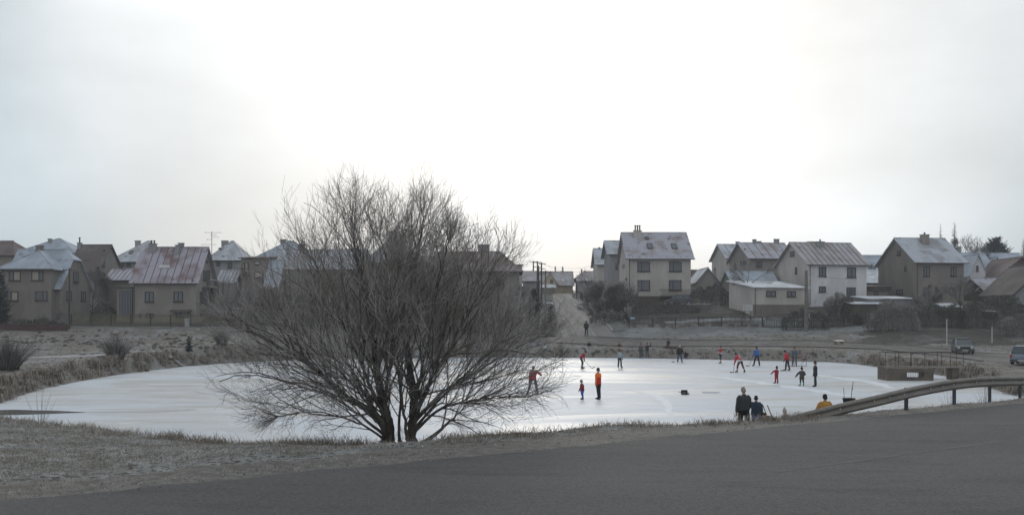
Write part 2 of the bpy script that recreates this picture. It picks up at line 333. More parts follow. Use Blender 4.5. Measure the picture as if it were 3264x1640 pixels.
# ice: pale frosted sheet with clear tan patches, white scuffed bands and one strip of open water
m_ice = bpy.data.materials.new('ice'); m_ice.use_nodes = True; n_ = m_ice.node_tree.nodes; l_ = m_ice.node_tree.links; pb = n_['Principled BSDF']
t_ = n_.new('ShaderNodeTexCoord')
def inoise(scale, stretch, lo, hi, detail=6, dist=0.0, loc=(0, 0, 0)):
    mp = n_.new('ShaderNodeMapping'); l_.new(t_.outputs['Object'], mp.inputs[0]); mp.inputs['Scale'].default_value = stretch; mp.inputs['Location'].default_value = loc
    q = n_.new('ShaderNodeTexNoise'); q.inputs['Scale'].default_value = scale; q.inputs['Detail'].default_value = detail; q.inputs['Distortion'].default_value = dist; l_.new(mp.outputs[0], q.inputs[0])
    r = n_.new('ShaderNodeMapRange'); l_.new(q.outputs['Fac'], r.inputs[0]); r.inputs[1].default_value = lo; r.inputs[2].default_value = hi; return r.outputs[0], q.outputs['Fac']
def imix(f, a, b):
    g = n_.new('ShaderNodeMix'); g.data_type = 'RGBA'; l_.new(f, g.inputs['Factor'])
    for k, v in (('A', a), ('B', b)):
        if isinstance(v, tuple): g.inputs[k].default_value = (*v, 1)
        else: l_.new(v, g.inputs[k])
    return g.outputs['Result']
patch, _ = inoise(.11, (.5, 1, 1), .44, .56, 4, 1.2, (13.3, 4.2, 0))
c0 = imix(patch, (.51, .55, .60), (.41, .405, .385))
fine, _ = inoise(.5, (.35, 1, 1), .35, .7, 8, .5)
c1 = imix(fine, c0, (.54, .57, .60))
scuff, _ = inoise(2.2, (.25, 1, 1), .58, .72, 8, 1.0)
c2 = imix(scuff, c1, (.66, .69, .73))
l_.new(c2, pb.inputs['Base Color'])
rr = n_.new('ShaderNodeMapRange'); l_.new(patch, rr.inputs[0]); rr.inputs[3].default_value = .5; rr.inputs[4].default_value = .40; l_.new(rr.outputs[0], pb.inputs['Roughness'])
pb.inputs['Specular IOR Level'].default_value = .3; ri = n_.new('ShaderNodeMapRange'); l_.new(patch, ri.inputs[0]); ri.inputs[3].default_value = 1.09; ri.inputs[4].default_value = 1.13; l_.new(ri.outputs[0], pb.inputs['IOR'])
bu = n_.new('ShaderNodeBump'); bu.inputs['Distance'].default_value = .004; l_.new(inoise(7, (1, 1, 1), 0, 1)[1], bu.inputs['Height']); l_.new(bu.outputs[0], pb.inputs['Normal'])
o = MB().add([(-50, 27, 0), (55, 27, 0), (55, 121, 0), (-50, 121, 0)], [(0, 1, 2, 3)]).build('pond_ice', m_ice); tag(o, 'frozen pond of pale frosted ice with tan clear patches', kind='structure')
def flat_strip(name, pts, m, z, label, jag=.12):
    """band lying on the ice; pts are (x, y, half width)"""
    P = []
    for a, b in zip(pts, pts[1:]):
        k = max(2, int(math.hypot(b[0] - a[0], b[1] - a[1]) / .5))
        P += [[a[q] + (b[q] - a[q]) * j / k for q in range(3)] for j in range(k)]
    P.append(list(pts[-1])); A = np.array(P)
    for _ in range(6): A[1:-1] = (A[:-2] + 2 * A[1:-1] + A[2:]) / 4
    T = np.gradient(A[:, :2], axis=0); T /= np.linalg.norm(T, axis=1)[:, None]; NN = np.stack([-T[:, 1], T[:, 0]], 1)
    j1 = 1 + jag * 6 * vn(A[:, 0] * .9, A[:, 1] * .9, 41); j2 = 1 + jag * 6 * vn(A[:, 0] * .9, A[:, 1] * .9, 42)
    a = A[:, :2] + NN * (A[:, 2] * j1)[:, None]; b = A[:, :2] - NN * (A[:, 2] * j2)[:, None]
    vs = [(p[0], p[1], z) for pr in zip(a, b) for p in pr]
    o = MB().add(vs, [(2 * i, 2 * i + 1, 2 * i + 3, 2 * i + 2) for i in range(len(A) - 1)]).build(name, m); fixn(o)
    return tag(o, label, kind='structure')
def ip(px, py, hw): Y = Yice(py); return (WX(px, Y), Y, hw)
m_water = mat('open_water', (.035, .033, .03), (.06, .055, .05), scale=1, rough=.12, spec=.5)
flat_strip('open_water', [ip(-160, 1314, 1.4), ip(0, 1314, 1.45), ip(90, 1313, 1.3), ip(170, 1313, .9), ip(225, 1313.5, .4), ip(275, 1313, .05)], m_water, .007, 'strip of dark open water in the ice at the left', .05)
m_crack = mat('refrozen_crack', (.27, .27, .265), (.40, .41, .42), scale=3, rough=.4)
m_scr = mat('scraped_snow', (.63, .665, .705), (.55, .58, .62), (.69, .72, .75), scale=1.2, rough=.7)
flat_strip('ice_crack', [ip(275, 1313, .06), ip(360, 1312, .1), ip(430, 1313, .05), ip(520, 1311, .12), ip(580, 1307, .22), ip(622, 1303, .1)], m_crack, .008, 'thin grey crack running on from the open water', .3)
for k, pts in enumerate(([(2060, 1190, .05), (2250, 1196, .5), (2400, 1215, .55), (2530, 1232, .6), (2700, 1260, .3)], [(2450, 1182, .06), (2600, 1194, .5), (2760, 1214, .55), (2840, 1236, .3)],
                         [(1620, 1340, .05), (1800, 1318, .25), (1950, 1316, .2), (2060, 1300, .05)], [(1990, 1240, .05), (2060, 1250, .35), (2120, 1275, .3), (2140, 1320, .1)])):
    flat_strip('scraped_snow', [ip(*p) for p in pts], m_scr, .002 + .001 * k, ['white snow band curving over the ice behind the children', 'white snow band curving towards the sluice', 'faint white scrape near the orange jacket', 'short white scrape beside the black box'][k], .25)
# ---------------------------------------------------------------- grass
def blades(name, pts, m, label, kind='stuff'):
    """pts: (x, y, z, height, width, lean)"""
    v = []; f = []; r = random.Random(3)
    for x, y, z, h, w, ln in pts:
        a = r.random() * 6.283; b = r.random() * 6.283; dx, dy = math.cos(a) * w / 2, math.sin(a) * w / 2; lx, ly = math.cos(b) * h * ln, math.sin(b) * h * ln
        k = len(v)
        v += [(x - dx, y - dy, z - .01), (x + dx, y + dy, z - .01), (x + lx * .45 + dx * .7, y + ly * .45 + dy * .7, z + h * .62), (x + lx * .45 - dx * .7, y + ly * .45 - dy * .7, z + h * .62), (x + lx * 1.2, y + ly * 1.2, z + h)]
        f += [(k, k + 1, k + 2, k + 3), (k + 3, k + 2, k + 4)]
    o = MB(); o.v = v; o.f = f; o = o.build(name, m); return tag(o, label, kind=kind)
m_grass = mat('frosted_grass', (.30, .275, .24), (.42, .415, .40), (.19, .17, .14), scale=.8, lo=.42, hi=.6, cscale=3, c_lo=.5, c_hi=.65, island=.45, rough=.95, spec=.1)
m_tuss = mat('tussock_grass', (.28, .25, .21), (.20, .175, .145), (.36, .35, .33), scale=1.0, lo=.42, hi=.6, cscale=3, island=.4, rough=.95, spec=.1)
rnd = random.Random(11); xs = []; yy = []
while len(xs) < 190000:
    y = rnd.uniform(13, 46); x = rnd.uniform(-28, 30)
    s = (y - 19 - .72 * x) / 1.232
    if s < .9 or s > 34 or abs(x) > .56 * y + 1: continue
    if rnd.random() > min(1, (24 / y) ** 1.6) : continue
    if x > 9 and s > 6: continue
    xs.append(x); yy.append(y)
xs = np.array(xs); yy = np.array(yy); ins = inside(xs, yy, POND); hz = height(xs, yy); dpp = seg_d(xs, yy, POND)
cl = vn(xs * 1.3, yy * 1.3, 51) + .6 * vn(xs * 4, yy * 4, 52); sg = (yy - 19 - .72 * xs) / 1.232
P_ = []
for i in range(len(xs)):
    if ins[i]: continue
    if sg[i] < 2.0 and rnd.random() > .16: continue
    big = cl[i] > .28; h = rnd.uniform(.018, .05); ln = 1.0
    if big: h *= rnd.uniform(1.2, 1.9); ln = .8
    if xs[i] < -4 and .8 < dpp[i] < 3.2 and cl[i] > -.05: h *= rnd.uniform(1.5, 4)
    w = .006 + .00025 * yy[i]
    P_.append((xs[i], yy[i], hz[i], h, w, ln))
blades('grass', P_, m_grass, 'short frosted grass on the near bank and verge')
# rough tufts along the crest of the near bank
P_ = []
rt = random.Random(8)
for k in range(190):
    px = rt.uniform(-30, 2620); x0 = None
    for Y in np.arange(18, 45, .35):                        # the crest is where the ground stands highest against the pond
        pass
    Yc = np.arange(17, 46, .25); Xc = (px - CX) / F * Yc; hc = height(Xc, Yc, False); yp = HY + (CH - hc) * F / Yc
    ok = (Yc - 19 - .72 * Xc) / 1.232 > 1.2
    j = np.argmin(np.where(ok & ~inside(Xc, Yc, POND), yp, 9e9)); y0 = Yc[j] + rt.uniform(-.8, .5); x0 = (px - CX) / F * y0
    big = rt.random() < .22; nb = rt.randint(25, 60) * (2 if big else 1); rad = rt.uniform(.1, .25) * (1.6 if big else 1)
    for q in range(nb):
        x = x0 + rt.gauss(0, rad); y = y0 + rt.gauss(0, rad); P_.append((x, y, H(x, y) if q % 8 == 0 else P_[-1][2] if P_ else 1.8, rt.uniform(.05, .15) * (1.5 if big else 1) * (.75 if px > 1200 else 1.3), .006 + .00025 * y, .7))
blades('grass_tufts', P_, m_tuss, 'long pale grass tufts along the crest of the bank')
# field tufts, far bank
P_ = []
n0 = 0
fx = []; fy = []
while len(fx) < 42000:
    y = rnd.uniform(52, 128); px = rnd.uniform(-60, 3300); x = WX(px, y)
    if y < 70 and px > 700: continue
    fx.append(x); fy.append(y)
fx = np.array(fx); fy = np.array(fy); dd = seg_d(fx, fy, POND); ii = inside(fx, fy, POND); hz = height(fx, fy); cl = vn(fx * .5, fy * .5, 61) + .7 * vn(fx * 1.7, fy * 1.7, 62)
dl = np.minimum(seg_d(fx, fy, LANE, False), seg_d(fx, fy, BACKLANE, False)); dl = np.minimum(dl, seg_d(fx, fy, [p[:2] for p in STREET], False) - .8); dw = (fy - 19 - .72 * fx) / 1.232
for i in range(len(fx)):
    if ii[i] or dl[i] < 3.6 or dw[i] < 12: continue
    if cl[i] < .18 and dd[i] > 2.5: continue
    P_.append((fx[i], fy[i], hz[i], rnd.uniform(.06, .2) * (1.7 if dd[i] < 2 else 1), .05, .9))
blades('field_grass', P_, m_tuss, 'patchy dry grass on the far banks and field')
# drooping tussocks along the left and far shore
v = MB(); rt = random.Random(17)
sh = [ice_pt(*p) for p in far_px]
for a, b in zip([(-31, 50)] + sh, sh):
    Ls = math.hypot(b[0] - a[0], b[1] - a[1]); nx_, ny_ = -(b[1] - a[1]) / Ls, (b[0] - a[0]) / Ls
    near_l = a[0] < -30 or a[1] < 100; den = 2.3 if near_l else 1.0
    for k in range(int(Ls * den) + 1):
        t = rt.random(); off = rt.uniform(.15, 1.3) if near_l else rt.uniform(.2, 1.2)
        cx_, cy_ = a[0] + (b[0] - a[0]) * t + nx_ * off, a[1] + (b[1] - a[1]) * t + ny_ * off
        if inside(np.array([cx_]), np.array([cy_]), POND)[0]: cx_ -= 2 * nx_ * off; cy_ -= 2 * ny_ * off
        cz = H(cx_, cy_); hh = rt.uniform(.28, .55) * (1 if near_l else .5); rr_ = hh * rt.uniform(.8, 1.2)
        for q in range(46 if near_l else 22):
            an = rt.random() * 6.283; ro = rt.random() * .25; ex = rt.uniform(.5, 1.1); w = .022 if near_l else .035
            ca, sa = math.cos(an), math.sin(an); pts = []
            for u, hz_ in ((0, 0), (.3, .85), (.65, 1.0), (1, .35), (1.15, -.3)):
                r_ = (ro + u * ex) * rr_; pts.append((cx_ + ca * r_, cy_ + sa * r_, cz + hh * hz_ * rt.uniform(.85, 1.05)))
            vs = []
            for j, p in enumerate(pts):
                ww = w * (1 - j * .18); vs += [(p[0] - sa * ww, p[1] + ca * ww, p[2]), (p[0] + sa * ww, p[1] - ca * ww, p[2])]
            v.add(vs, [(2 * j, 2 * j + 1, 2 * j + 3, 2 * j + 2) for j in range(4)])
tag(v.build('shore_tussocks', m_tuss), 'drooping brown grass tussocks lining the pond shore', kind='stuff')

# molehills and clods scattered over the left field
g = MB(); rt = random.Random(23)
for k in range(150):
    px = rt.uniform(20, 760); y0 = rt.choice((rt.gauss(98, 5), rt.gauss(108, 5), rt.uniform(84, 118))); cx_ = WX(px, y0); cz = H(cx_, y0)
    for q in range(rt.randint(1, 4)):
        x = cx_ + rt.gauss(0, .5); y = y0 + rt.gauss(0, .4); r0 = rt.uniform(.08, .28); g.lathe([(r0, cz - .1), (r0 * .9, cz + r0 * .2), (r0 * .5, cz + r0 * .5), (r0 * .1, cz + r0 * .6)], (x, y, 0), 7)
tag(g.build('molehills', mat('dark_clods', (.055, .045, .036), (.11, .10, .09), scale=3, rough=.95)), 'small dark molehills and clods over the left field', kind='stuff')

# scratches of many skates
g = MB(); rt = random.Random(77)
for k in range(260):
    px = rt.uniform(1500, 2900); py = 1150 + 170 * rt.random() ** 1.3; Y0 = Yice(py); x, y = WX(px, Y0), Y0; a = rt.gauss(0, .5) + (math.pi if rt.random() < .5 else 0); cu = rt.gauss(0, .12); w = rt.uniform(.008, .02); pts = []
    for i in range(rt.randint(8, 26)): pts.append((x, y)); a += cu * .35; x += math.cos(a) * .35; y += math.sin(a) * .35
    A = np.array(pts)
    if not inside(A[:, 0], A[:, 1], POND).all() or y < 42: continue
    vs = []
    for i in range(len(pts)): t = A[min(i + 1, len(A) - 1)] - A[max(i - 1, 0)]; t /= np.linalg.norm(t); ww = w * math.sin(math.pi * (i + .3) / len(A)); vs += [(A[i][0] - t[1] * ww, A[i][1] + t[0] * ww, .0065), (A[i][0] + t[1] * ww, A[i][1] - t[0] * ww, .0065)]
    g.add(vs, [(2 * i, 2 * i + 1, 2 * i + 3, 2 * i + 2) for i in range(len(pts) - 1)])
tag(g.build('skate_scratches', mat('ice_scratch', (.78, .8, .83), rough=.8)), 'fine curved white skate scratches all over the ice', kind='stuff')
# ---------------------------------------------------------------- houses
GLASS = plain('window_glass', (.07, .08, .09), .15, .5); BLIND = plain('window_blind', (.36, .33, .29), .8); CURT = plain('window_curtain', (.13, .15, .17), .5)
FRAME_D = plain('frame_brown', (.045, .035, .03), .6); FRAME_W = plain('frame_white', (.5, .5, .5), .6); METAL = plain('gutter_metal', (.07, .06, .055), .5)
def wallm(n, a): return mat('wall_' + n, a, tuple(v * .8 for v in a), tuple(v * .72 for v in a), scale=.5, lo=.38, hi=.62, cscale=1.6, c_lo=.54, c_hi=.75, rough=.95, bump=.01, bscale=9, spec=.1, stretch=(1, 1, .35))
W_BROWN = wallm('brown', (.225, .208, .19)); W_BEIGE = wallm('beige', (.46, .435, .41)); W_DBEIGE = wallm('dull_beige', (.255, .238, .22)); W_WHITE = wallm('white', (.62, .625, .64)); W_BLUE = wallm('blue_grey', (.28, .29, .30))
W_YEL = wallm('yellow', (.42, .35, .25)); W_GREY = wallm('grey', (.26, .265, .27)); W_DARK = wallm('dark_brown', (.10, .085, .07)); W_MAR = wallm('maroon', (.13, .095, .088)); W_STONE = wallm('stone', (.19, .17, .15))
def roofm(n, a, frost, lo=.38, hi=.56, scale=.5): return mat('roof_' + n, a, frost, tuple(v * .6 for v in a), scale=scale, lo=lo, hi=hi, cscale=1.1, c_lo=.6, c_hi=.74, rough=.8, bump=.02, bscale=12, spec=.2, stretch=(1, .6, 1))
R_BLUE = roofm('blue_slate', (.24, .275, .32), (.34, .39, .45), .36, .6); R_RED = roofm('red_metal', (.155, .105, .105), (.31, .30, .345), .36, .55, .42); R_FROST = roofm('frosted_metal', (.27, .275, .29), (.40, .435, .48), .36, .55)
R_BROWN = roofm('brown_tile', (.10, .085, .08), (.19, .185, .185), .5, .75); R_DARK = roofm('dark', (.05, .04, .038), (.09, .08, .08)); R_TILE = roofm('frosted_red_tile', (.15, .10, .09), (.27, .25, .25), .42, .6)
R_LILAC = roofm('frosted_lilac', (.26, .225, .225), (.35, .36, .405), .35, .5); R_SNOW = roofm('snowy', (.42, .45, .48), (.58, .61, .64)); R_MOSS = roofm('pale_metal', (.27, .245, .24), (.35, .35, .37), .4, .6)
R_MAROON = roofm('maroon', (.08, .052, .05), (.13, .105, .105))
SEAM = plain('roof_seam', (.11, .085, .085))
# real tile courses: a fine wave bump on the tiled roofs
def hit(px, py, p0, nrm):
    d = Vector(((px - CX) / F, 1, -(py - HY) / F)); o = Vector((0, 0, CH)); t = (Vector(p0) - o).dot(nrm) / d.dot(nrm); return o + d * t
class House:
    def __init__(s, name, label, xl, xr, Y, ybase, yeave, yridge, D, rot=0, kind='gx', wall=W_BEIGE, roof=R_BLUE, o=.45, jr=0, jl=0, jf=.65, seam=0, rt=.14, cat='house', ridge_len=None, group='houses round the pond', og=None, tile=False, hipf=.5):
        th = R(rot); s.th = th; X0 = WX(xl, Y); u = Vector((math.cos(th), math.sin(th), 0)); k = (xr - CX) / F
        w = (k * Y - X0) / (u.x - k * u.y); s.w = w; s.D = D; s.Y = Y
        z0 = CH - (ybase - HY) / F * Y; s.z0 = z0; s.ze = CH - (yeave - HY) / F * Y - z0
        Yr = Y + (D / 2) * math.cos(th) if kind != 'mono' else Y + D * math.cos(th)
        s.zr = CH - (yridge - HY) / F * Yr - z0
        s.kind = kind
        s.root = empty(name, (X0, Y, z0), th, label=label, cat=cat, group=group)
        s.M = Matrix.Translation((X0, Y, z0)) @ Matrix.Rotation(th, 4, 'Z'); s.Mi = s.M.inverted(); s.u = u; s.n = Vector((-u.y, u.x, 0))
        s.o = o; og = o if og is None else og; D_ = D; ze, zr = s.ze, s.zr
        if kind in ('gx', 'hip'): s.sl = (zr - ze) / (D / 2)
        elif kind == 'gy': s.sl = (zr - ze) / (w / 2)
        else: s.sl = (zr - ze) / D
        found = 1.6; t = rt
        wm = MB(); fm = MB()
        if kind == 'gx':
            a = -o; b = D + o; el = ze - o * s.sl; zf = ze + (zr - ze) * jf; yf = D / 2 * jf
            L0, R0 = -og, w + og
            def P(x, y, z): return (x, y, z)
            frontp = [P(L0, a, el), P(R0, a, el)]; backp = [P(R0, b, el), P(L0, b, el)]; polys = []
            rR = R0 - (jr or 0); rL = L0 + (jl or 0)
            if jr: frontp += [P(R0, yf, zf)]; backp = [P(R0, b, el)] + backp[1:]
            frontp += [P(rR, D / 2, zr), P(rL, D / 2, zr)]
            if jl: frontp += [P(L0, yf, zf)]
            backp = [P(R0, b, el), P(L0, b, el)] + ([P(L0, D - yf, zf)] if jl else []) + [P(rL, D / 2, zr), P(rR, D / 2, zr)] + ([P(R0, D - yf, zf)] if jr else [])
            polys = [frontp, backp]
            if jr: polys.append([P(R0, yf, zf), P(R0, D - yf, zf), P(rR, D / 2, zr)])
            if jl: polys.append([P(L0, D - yf, zf), P(L0, yf, zf), P(rL, D / 2, zr)])
            zc = zr - .02 if not (jr or jl) else zf - .02
            g = .03
            if jr or jl: cs = [(0, 0, -found), (0, D, -found), (0, D, ze - g), (0, D - yf, zf - g), (0, yf, zf - g), (0, 0, ze - g)]
            else: cs = [(0, 0, -found), (0, D, -found), (0, D, ze - g), (0, D / 2, zr - g), (0, 0, ze - g)]
            wm.prism(cs, (w, 0, 0)); ridge = [(rL, D / 2, zr), (rR, D / 2, zr)]
        elif kind == 'gy':
            a = -o; el = ze - o * s.sl; y0, y1 = -og, D + og
            polys = [[(a, y1, el), (a, y0, el), (w / 2, y0, zr), (w / 2, y1, zr)], [(w + o, y0, el), (w + o, y1, el), (w / 2, y1, zr), (w / 2, y0, zr)]]
            g = .03; wm.prism([(0, 0, -found), (w, 0, -found), (w, 0, ze - g), (w / 2, 0, zr - g), (0, 0, ze - g)], (0, D, 0)); ridge = [(w / 2, y0, zr), (w / 2, y1, zr)]
        elif kind == 'hip':
            rl = ridge_len if ridge_len is not None else max(0.0, w - D); x1, x2 = (w - rl) / 2 , (w + rl) / 2; x1 += (hipf - .5) * w; x2 += (hipf - .5) * w; el = ze - o * s.sl
            A, B, Cc, E = (-o, -o, el), (w + o, -o, el), (w + o, D + o, el), (-o, D + o, el); p, q = (x1, D / 2, zr), (x2 + 1e-3, D / 2, zr)
            polys = [[A, B, q, p], [B, Cc, q], [Cc, E, p, q], [E, A, p]]
            wm.box(0, 0, -found, w, D, ze - .03); ridge = [p, q]
            fm.tube([A, p], .09, 5); fm.tube([B, q], .09, 5)
        else:   # mono pitch or flat, rising to the back
            polys = [[(-o, -o, ze - o * s.sl), (w + o, -o, ze - o * s.sl), (w + o, D + o, zr + o * s.sl), (-o, D + o, zr + o * s.sl)]]
            wm.prism([(0, 0, -found), (0, D, -found), (0, D, zr - rt - .02), (0, 0, ze - rt - .02)], (w, 0, 0)); ridge = None
        s.wall = fixn(wm.build('wall', wall, s.root))
        fm.slab(polys, t)
        if ridge: fm.tube(ridge, .10, 6)
        nface = len(fm.f)
        if seam:
            def seams(p00, p10, p01, p11):
                L_ = (Vector(p10) - Vector(p00)).length; k = int(L_ / seam)
                for i in range(1, k):
                    t_ = i / k; a = Vector(p00).lerp(Vector(p10), t_); b = Vector(p01).lerp(Vector(p11), t_); up = Vector((0, 0, .03)); fm.tube([a + up, b + up], .04, 4)
            if kind == 'gx': seams(polys[0][0], polys[0][1], ridge[0] if not jl else (-og, D / 2, zr), ridge[1] if not jr else (w + og, D / 2, zr)) if not (jl or jr) else seams((-og + jl, -o, el), (w + og - jr, -o, el), ridge[0], ridge[1])
            elif kind == 'mono': seams(*[polys[0][i] for i in (0, 1, 3, 2)])
        if tile and not seam:
            k = int(math.hypot(D / 2, zr - ze) / .38)
            for i in range(1, k):
                f_ = i / k; y = -o + (D / 2 + o) * f_; z = ze - o * s.sl + (zr - ze + o * s.sl) * f_
                if kind == 'hip': xa = -o + (ridge[0][0] + o) * f_; xb = w + o + (ridge[1][0] - w - o) * f_
                else: xa, xb = -og + .05, w + og - .05
                fm.tube([(xa, y, z + .005), (xb, y, z + .005)], .022, 3)
        s.roof = fm.build('roof', [roof, SEAM], s.root); s.roof.data.polygons.foreach_set('material_index', [0 if i < nface else 1 for i in range(len(fm.f))]) if seam else None; fixn(s.roof)
        if kind in ('gx', 'hip') and o > .2:
            z = ze - o * s.sl - t * .6; s_ = MB().tube([(-o, -o - .07, z), (w + o, -o - .07, z)], .075, 6); s_.build('gutter', METAL, s.roof)
    def plane(s, side):
        if side == 'F': return s.M @ Vector((0, 0, 0)), s.n
        if side == 'L': return s.M @ Vector((0, 0, 0)), s.u
        return s.M @ Vector((s.w, 0, 0)), s.u
    def loc(s, px, py, side):
        p, n = s.plane(side); return s.Mi @ hit(px, py, p, n)
    def rect(s, x0, y0, x1, y1, side):
        ym = (y0 + y1) / 2; a = s.loc(x0, ym, side); b = s.loc(x1, ym, side); c0 = s.loc((x0 + x1) / 2, y1, side); c1 = s.loc((x0 + x1) / 2, y0, side)
        i = 0 if side == 'F' else 1
        lo, hi = min(a[i], b[i]), max(a[i], b[i]); return lo, hi, c0.z, c1.z
    def frame_M(s, side):
        # maps (across, out, up) to local coordinates
        if side == 'F': return lambda a, o, z: (a, -o, z)
        if side == 'L': return lambda a, o, z: (-o, a, z)
        return lambda a, o, z: (s.w + o, a, z)
    def win(s, x0, y0, x1, y1, side='F', frame=FRAME_D, pane=CURT, mull=(.5,), door=False, fw=.09, sill=True, label=None, split=None, panes=None):
        lo, hi, z0, z1 = s.rect(x0, y0, x1, y1, side); T = s.frame_M(side); m = MB()
        def bx(b, a0, a1, o0, o1, c0, c1):
            vs = [T(a, o, c) for c in (c0, c1) for a, o in ((a0, o0), (a1, o0), (a1, o1), (a0, o1))]
            b.add(vs, [(0, 1, 2, 3), (4, 5, 6, 7), (0, 1, 5, 4), (1, 2, 6, 5), (2, 3, 7, 6), (3, 0, 4, 7)])
        fw = min(fw, (hi - lo) * .2)
        bx(m, lo, lo + fw, -.02, .07, z0, z1); bx(m, hi - fw, hi, -.02, .07, z0, z1); bx(m, lo + fw, hi - fw, -.02, .07, z1 - fw, z1); bx(m, lo + fw, hi - fw, -.02, .07, z0, z0 + fw)
        cuts = [lo + fw] + [lo + (hi - lo) * q for q in mull] + [hi - fw]
        for q in mull: c = lo + (hi - lo) * q; bx(m, c - fw * .45, c + fw * .45, -.02, .065, z0 + fw, z1 - fw)
        w = fixn(m.build('door' if door else 'window', frame, s.root))
        if label: w['label'] = label
        for i in range(len(cuts) - 1):
            b = MB(); bx(b, cuts[i] + .002, cuts[i + 1] - .002, -.015, .02, z0 + fw * .9, z1 - fw * .9); fixn(b.build('pane', (panes[i] if panes else pane), w))
        if sill and not door: b = MB(); bx(b, lo - .08, hi + .08, -.02, .16, z0 - .07, z0 - .003); fixn(b.build('sill', FRAME_D if frame is FRAME_D else W_GREY, w))
        return w
    def roofz(s, x, y):
        if s.kind in ('gx',): return s.zr - abs(y - s.D / 2) * s.sl
        if s.kind == 'gy': return s.zr - abs(x - s.w / 2) * s.sl
        if s.kind == 'hip': return s.zr - max(abs(y - s.D / 2) * s.sl, 0)
        return s.ze + y * s.sl
    def chim(s, x0, x1, ytop, yl=None, pots=0, m=W_GREY, dep=.6, potm=FRAME_D, cap=True, poth=.5):
        """chimney from pixel x0..x1 rising to pixel ytop, standing at local depth yl"""
        yl = s.D / 2 if yl is None else yl
        p = s.M @ Vector((0, yl, 0)); a = s.Mi @ hit(x0, ytop, p, s.n); b = s.Mi @ hit(x1, ytop, p, s.n)
        xm = (a.x + b.x) / 2; zb = min(s.roofz(xm, yl - dep / 2), s.roofz(xm, yl + dep / 2)) - .5
        c = MB(); c.box(a.x, yl - dep / 2, zb, b.x, yl + dep / 2, a.z)
        if cap: c.box(a.x - .07, yl - dep / 2 - .07, a.z - .004, b.x + .07, yl + dep / 2 + .07, a.z + .09)
        o = c.build('chimney', m, s.roof)
        for i in range(pots):
            x = a.x + (b.x - a.x) * (i + .7) / (pots + .4); MB().lathe([(.12, a.z + .09), (.10, a.z + poth * .8), (.15, a.z + poth * .82), (.15, a.z + poth)], (x, yl, 0), 8).build('chimney_pot', potm, o)
        return o
    def sky(s, x0, y0, x1, y1, pane=CURT, frame=FRAME_D):
        """roof light on the front slope"""
        p = s.M @ Vector((0, 0, s.ze)); nr = (Matrix.Rotation(s.th, 3, 'Z') @ Vector((0, -s.sl, 1))).normalized()
        c = [s.Mi @ hit(x, y, p, nr) for x, y in ((x0, y1), (x1, y1), (x1, y0), (x0, y0))]
        xa = (c[0].x + c[3].x) / 2; xb = (c[1].x + c[2].x) / 2; ya = (c[0].y + c[1].y) / 2; yb = (c[2].y + c[3].y) / 2
        def q(x, y, h): return (x, y - h * s.sl * .5, s.ze + y * s.sl + h)
        def ring(b, x0_, x1_, y0_, y1_, h0, h1): b.add([q(x, y, h) for h in (h0, h1) for x, y in ((x0_, y0_), (x1_, y0_), (x1_, y1_), (x0_, y1_))], [(0, 1, 2, 3), (4, 5, 6, 7), (0, 1, 5, 4), (1, 2, 6, 5), (2, 3, 7, 6), (3, 0, 4, 7)])
        b = MB(); f = .08
        ring(b, xa, xa + f, ya, yb, -.02, .13); ring(b, xb - f, xb, ya, yb, -.02, .13); ring(b, xa + f, xb - f, ya, ya + f, -.02, .13); ring(b, xa + f, xb - f, yb - f, yb, -.02, .13)
        w = fixn(b.build('skylight', frame, s.roof))
        # the glass belongs to the same piece: thing > roof > skylight is the deepest level
        w.data.materials.append(pane); bm = bmesh.new(); bm.from_mesh(w.data); vs = [bm.verts.new(q(x, y, .10)) for x, y in ((xa + f, ya + f), (xb - f, ya + f), (xb - f, yb - f), (xa + f, yb - f))]; fc = bm.faces.new(vs); fc.material_index = 1; bm.to_mesh(w.data); bm.free(); return w
    def pipe(s, x, side='F', top=None, bot=0.0, r=.05):
        m = MB(); z = s.ze - .1; m.tube([(x, -s.o, z - .15), (x, -.12, z - .6), (x, -.12, bot)], r, 6); m.build('downpipe', METAL, s.root)
    def trim(s, name, m, x0, y0, z0, x1, y1, z1): return MB().box(x0, y0, z0, x1, y1, z1).build(name, m, s.root)
    def railing(s, x0, x1, z, dep, h=1.0, m=METAL, n=8, side='F', slab=True):
        T = s.frame_M(side); b = MB()
        for i in range(n + 1): a = x0 + (x1 - x0) * i / n; b.tube([T(a, dep, z), T(a, dep, z + h)], .018, 4)
        for zz in (z + .08, z + h): b.tube([T(x0, 0, zz), T(x0, dep, zz), T(x1, dep, zz), T(x1, 0, zz)], .025, 4)
        o = b.build('balcony_railing', m, s.root)
        if slab:
            vs = [T(a, oo, zz) for zz in (z - .16, z) for a, oo in ((x0, 0), (x1, 0), (x1, dep), (x0, dep))]; fixn(MB().add(vs, [(0, 1, 2, 3), (4, 5, 6, 7), (0, 1, 5, 4), (1, 2, 6, 5), (2, 3, 7, 6), (3, 0, 4, 7)]).build('balcony', W_DARK, s.root))
        return o
# --- left group
h = House('house', 'brown slate-roofed house at far left with clipped gable and hipped front wing', 8, 193, 128, 1012, 908, 795, 9, wall=W_BROWN, roof=R_BLUE, jr=1.5, jf=.72, o=.5, og=.25, tile=True)
for r_ in ((234, 866, 249, 899), (258, 928, 272, 958), (212, 927, 228, 957)): h.win(*r_, side='R')
h.chim(117, 136, 784, m=W_STONE)
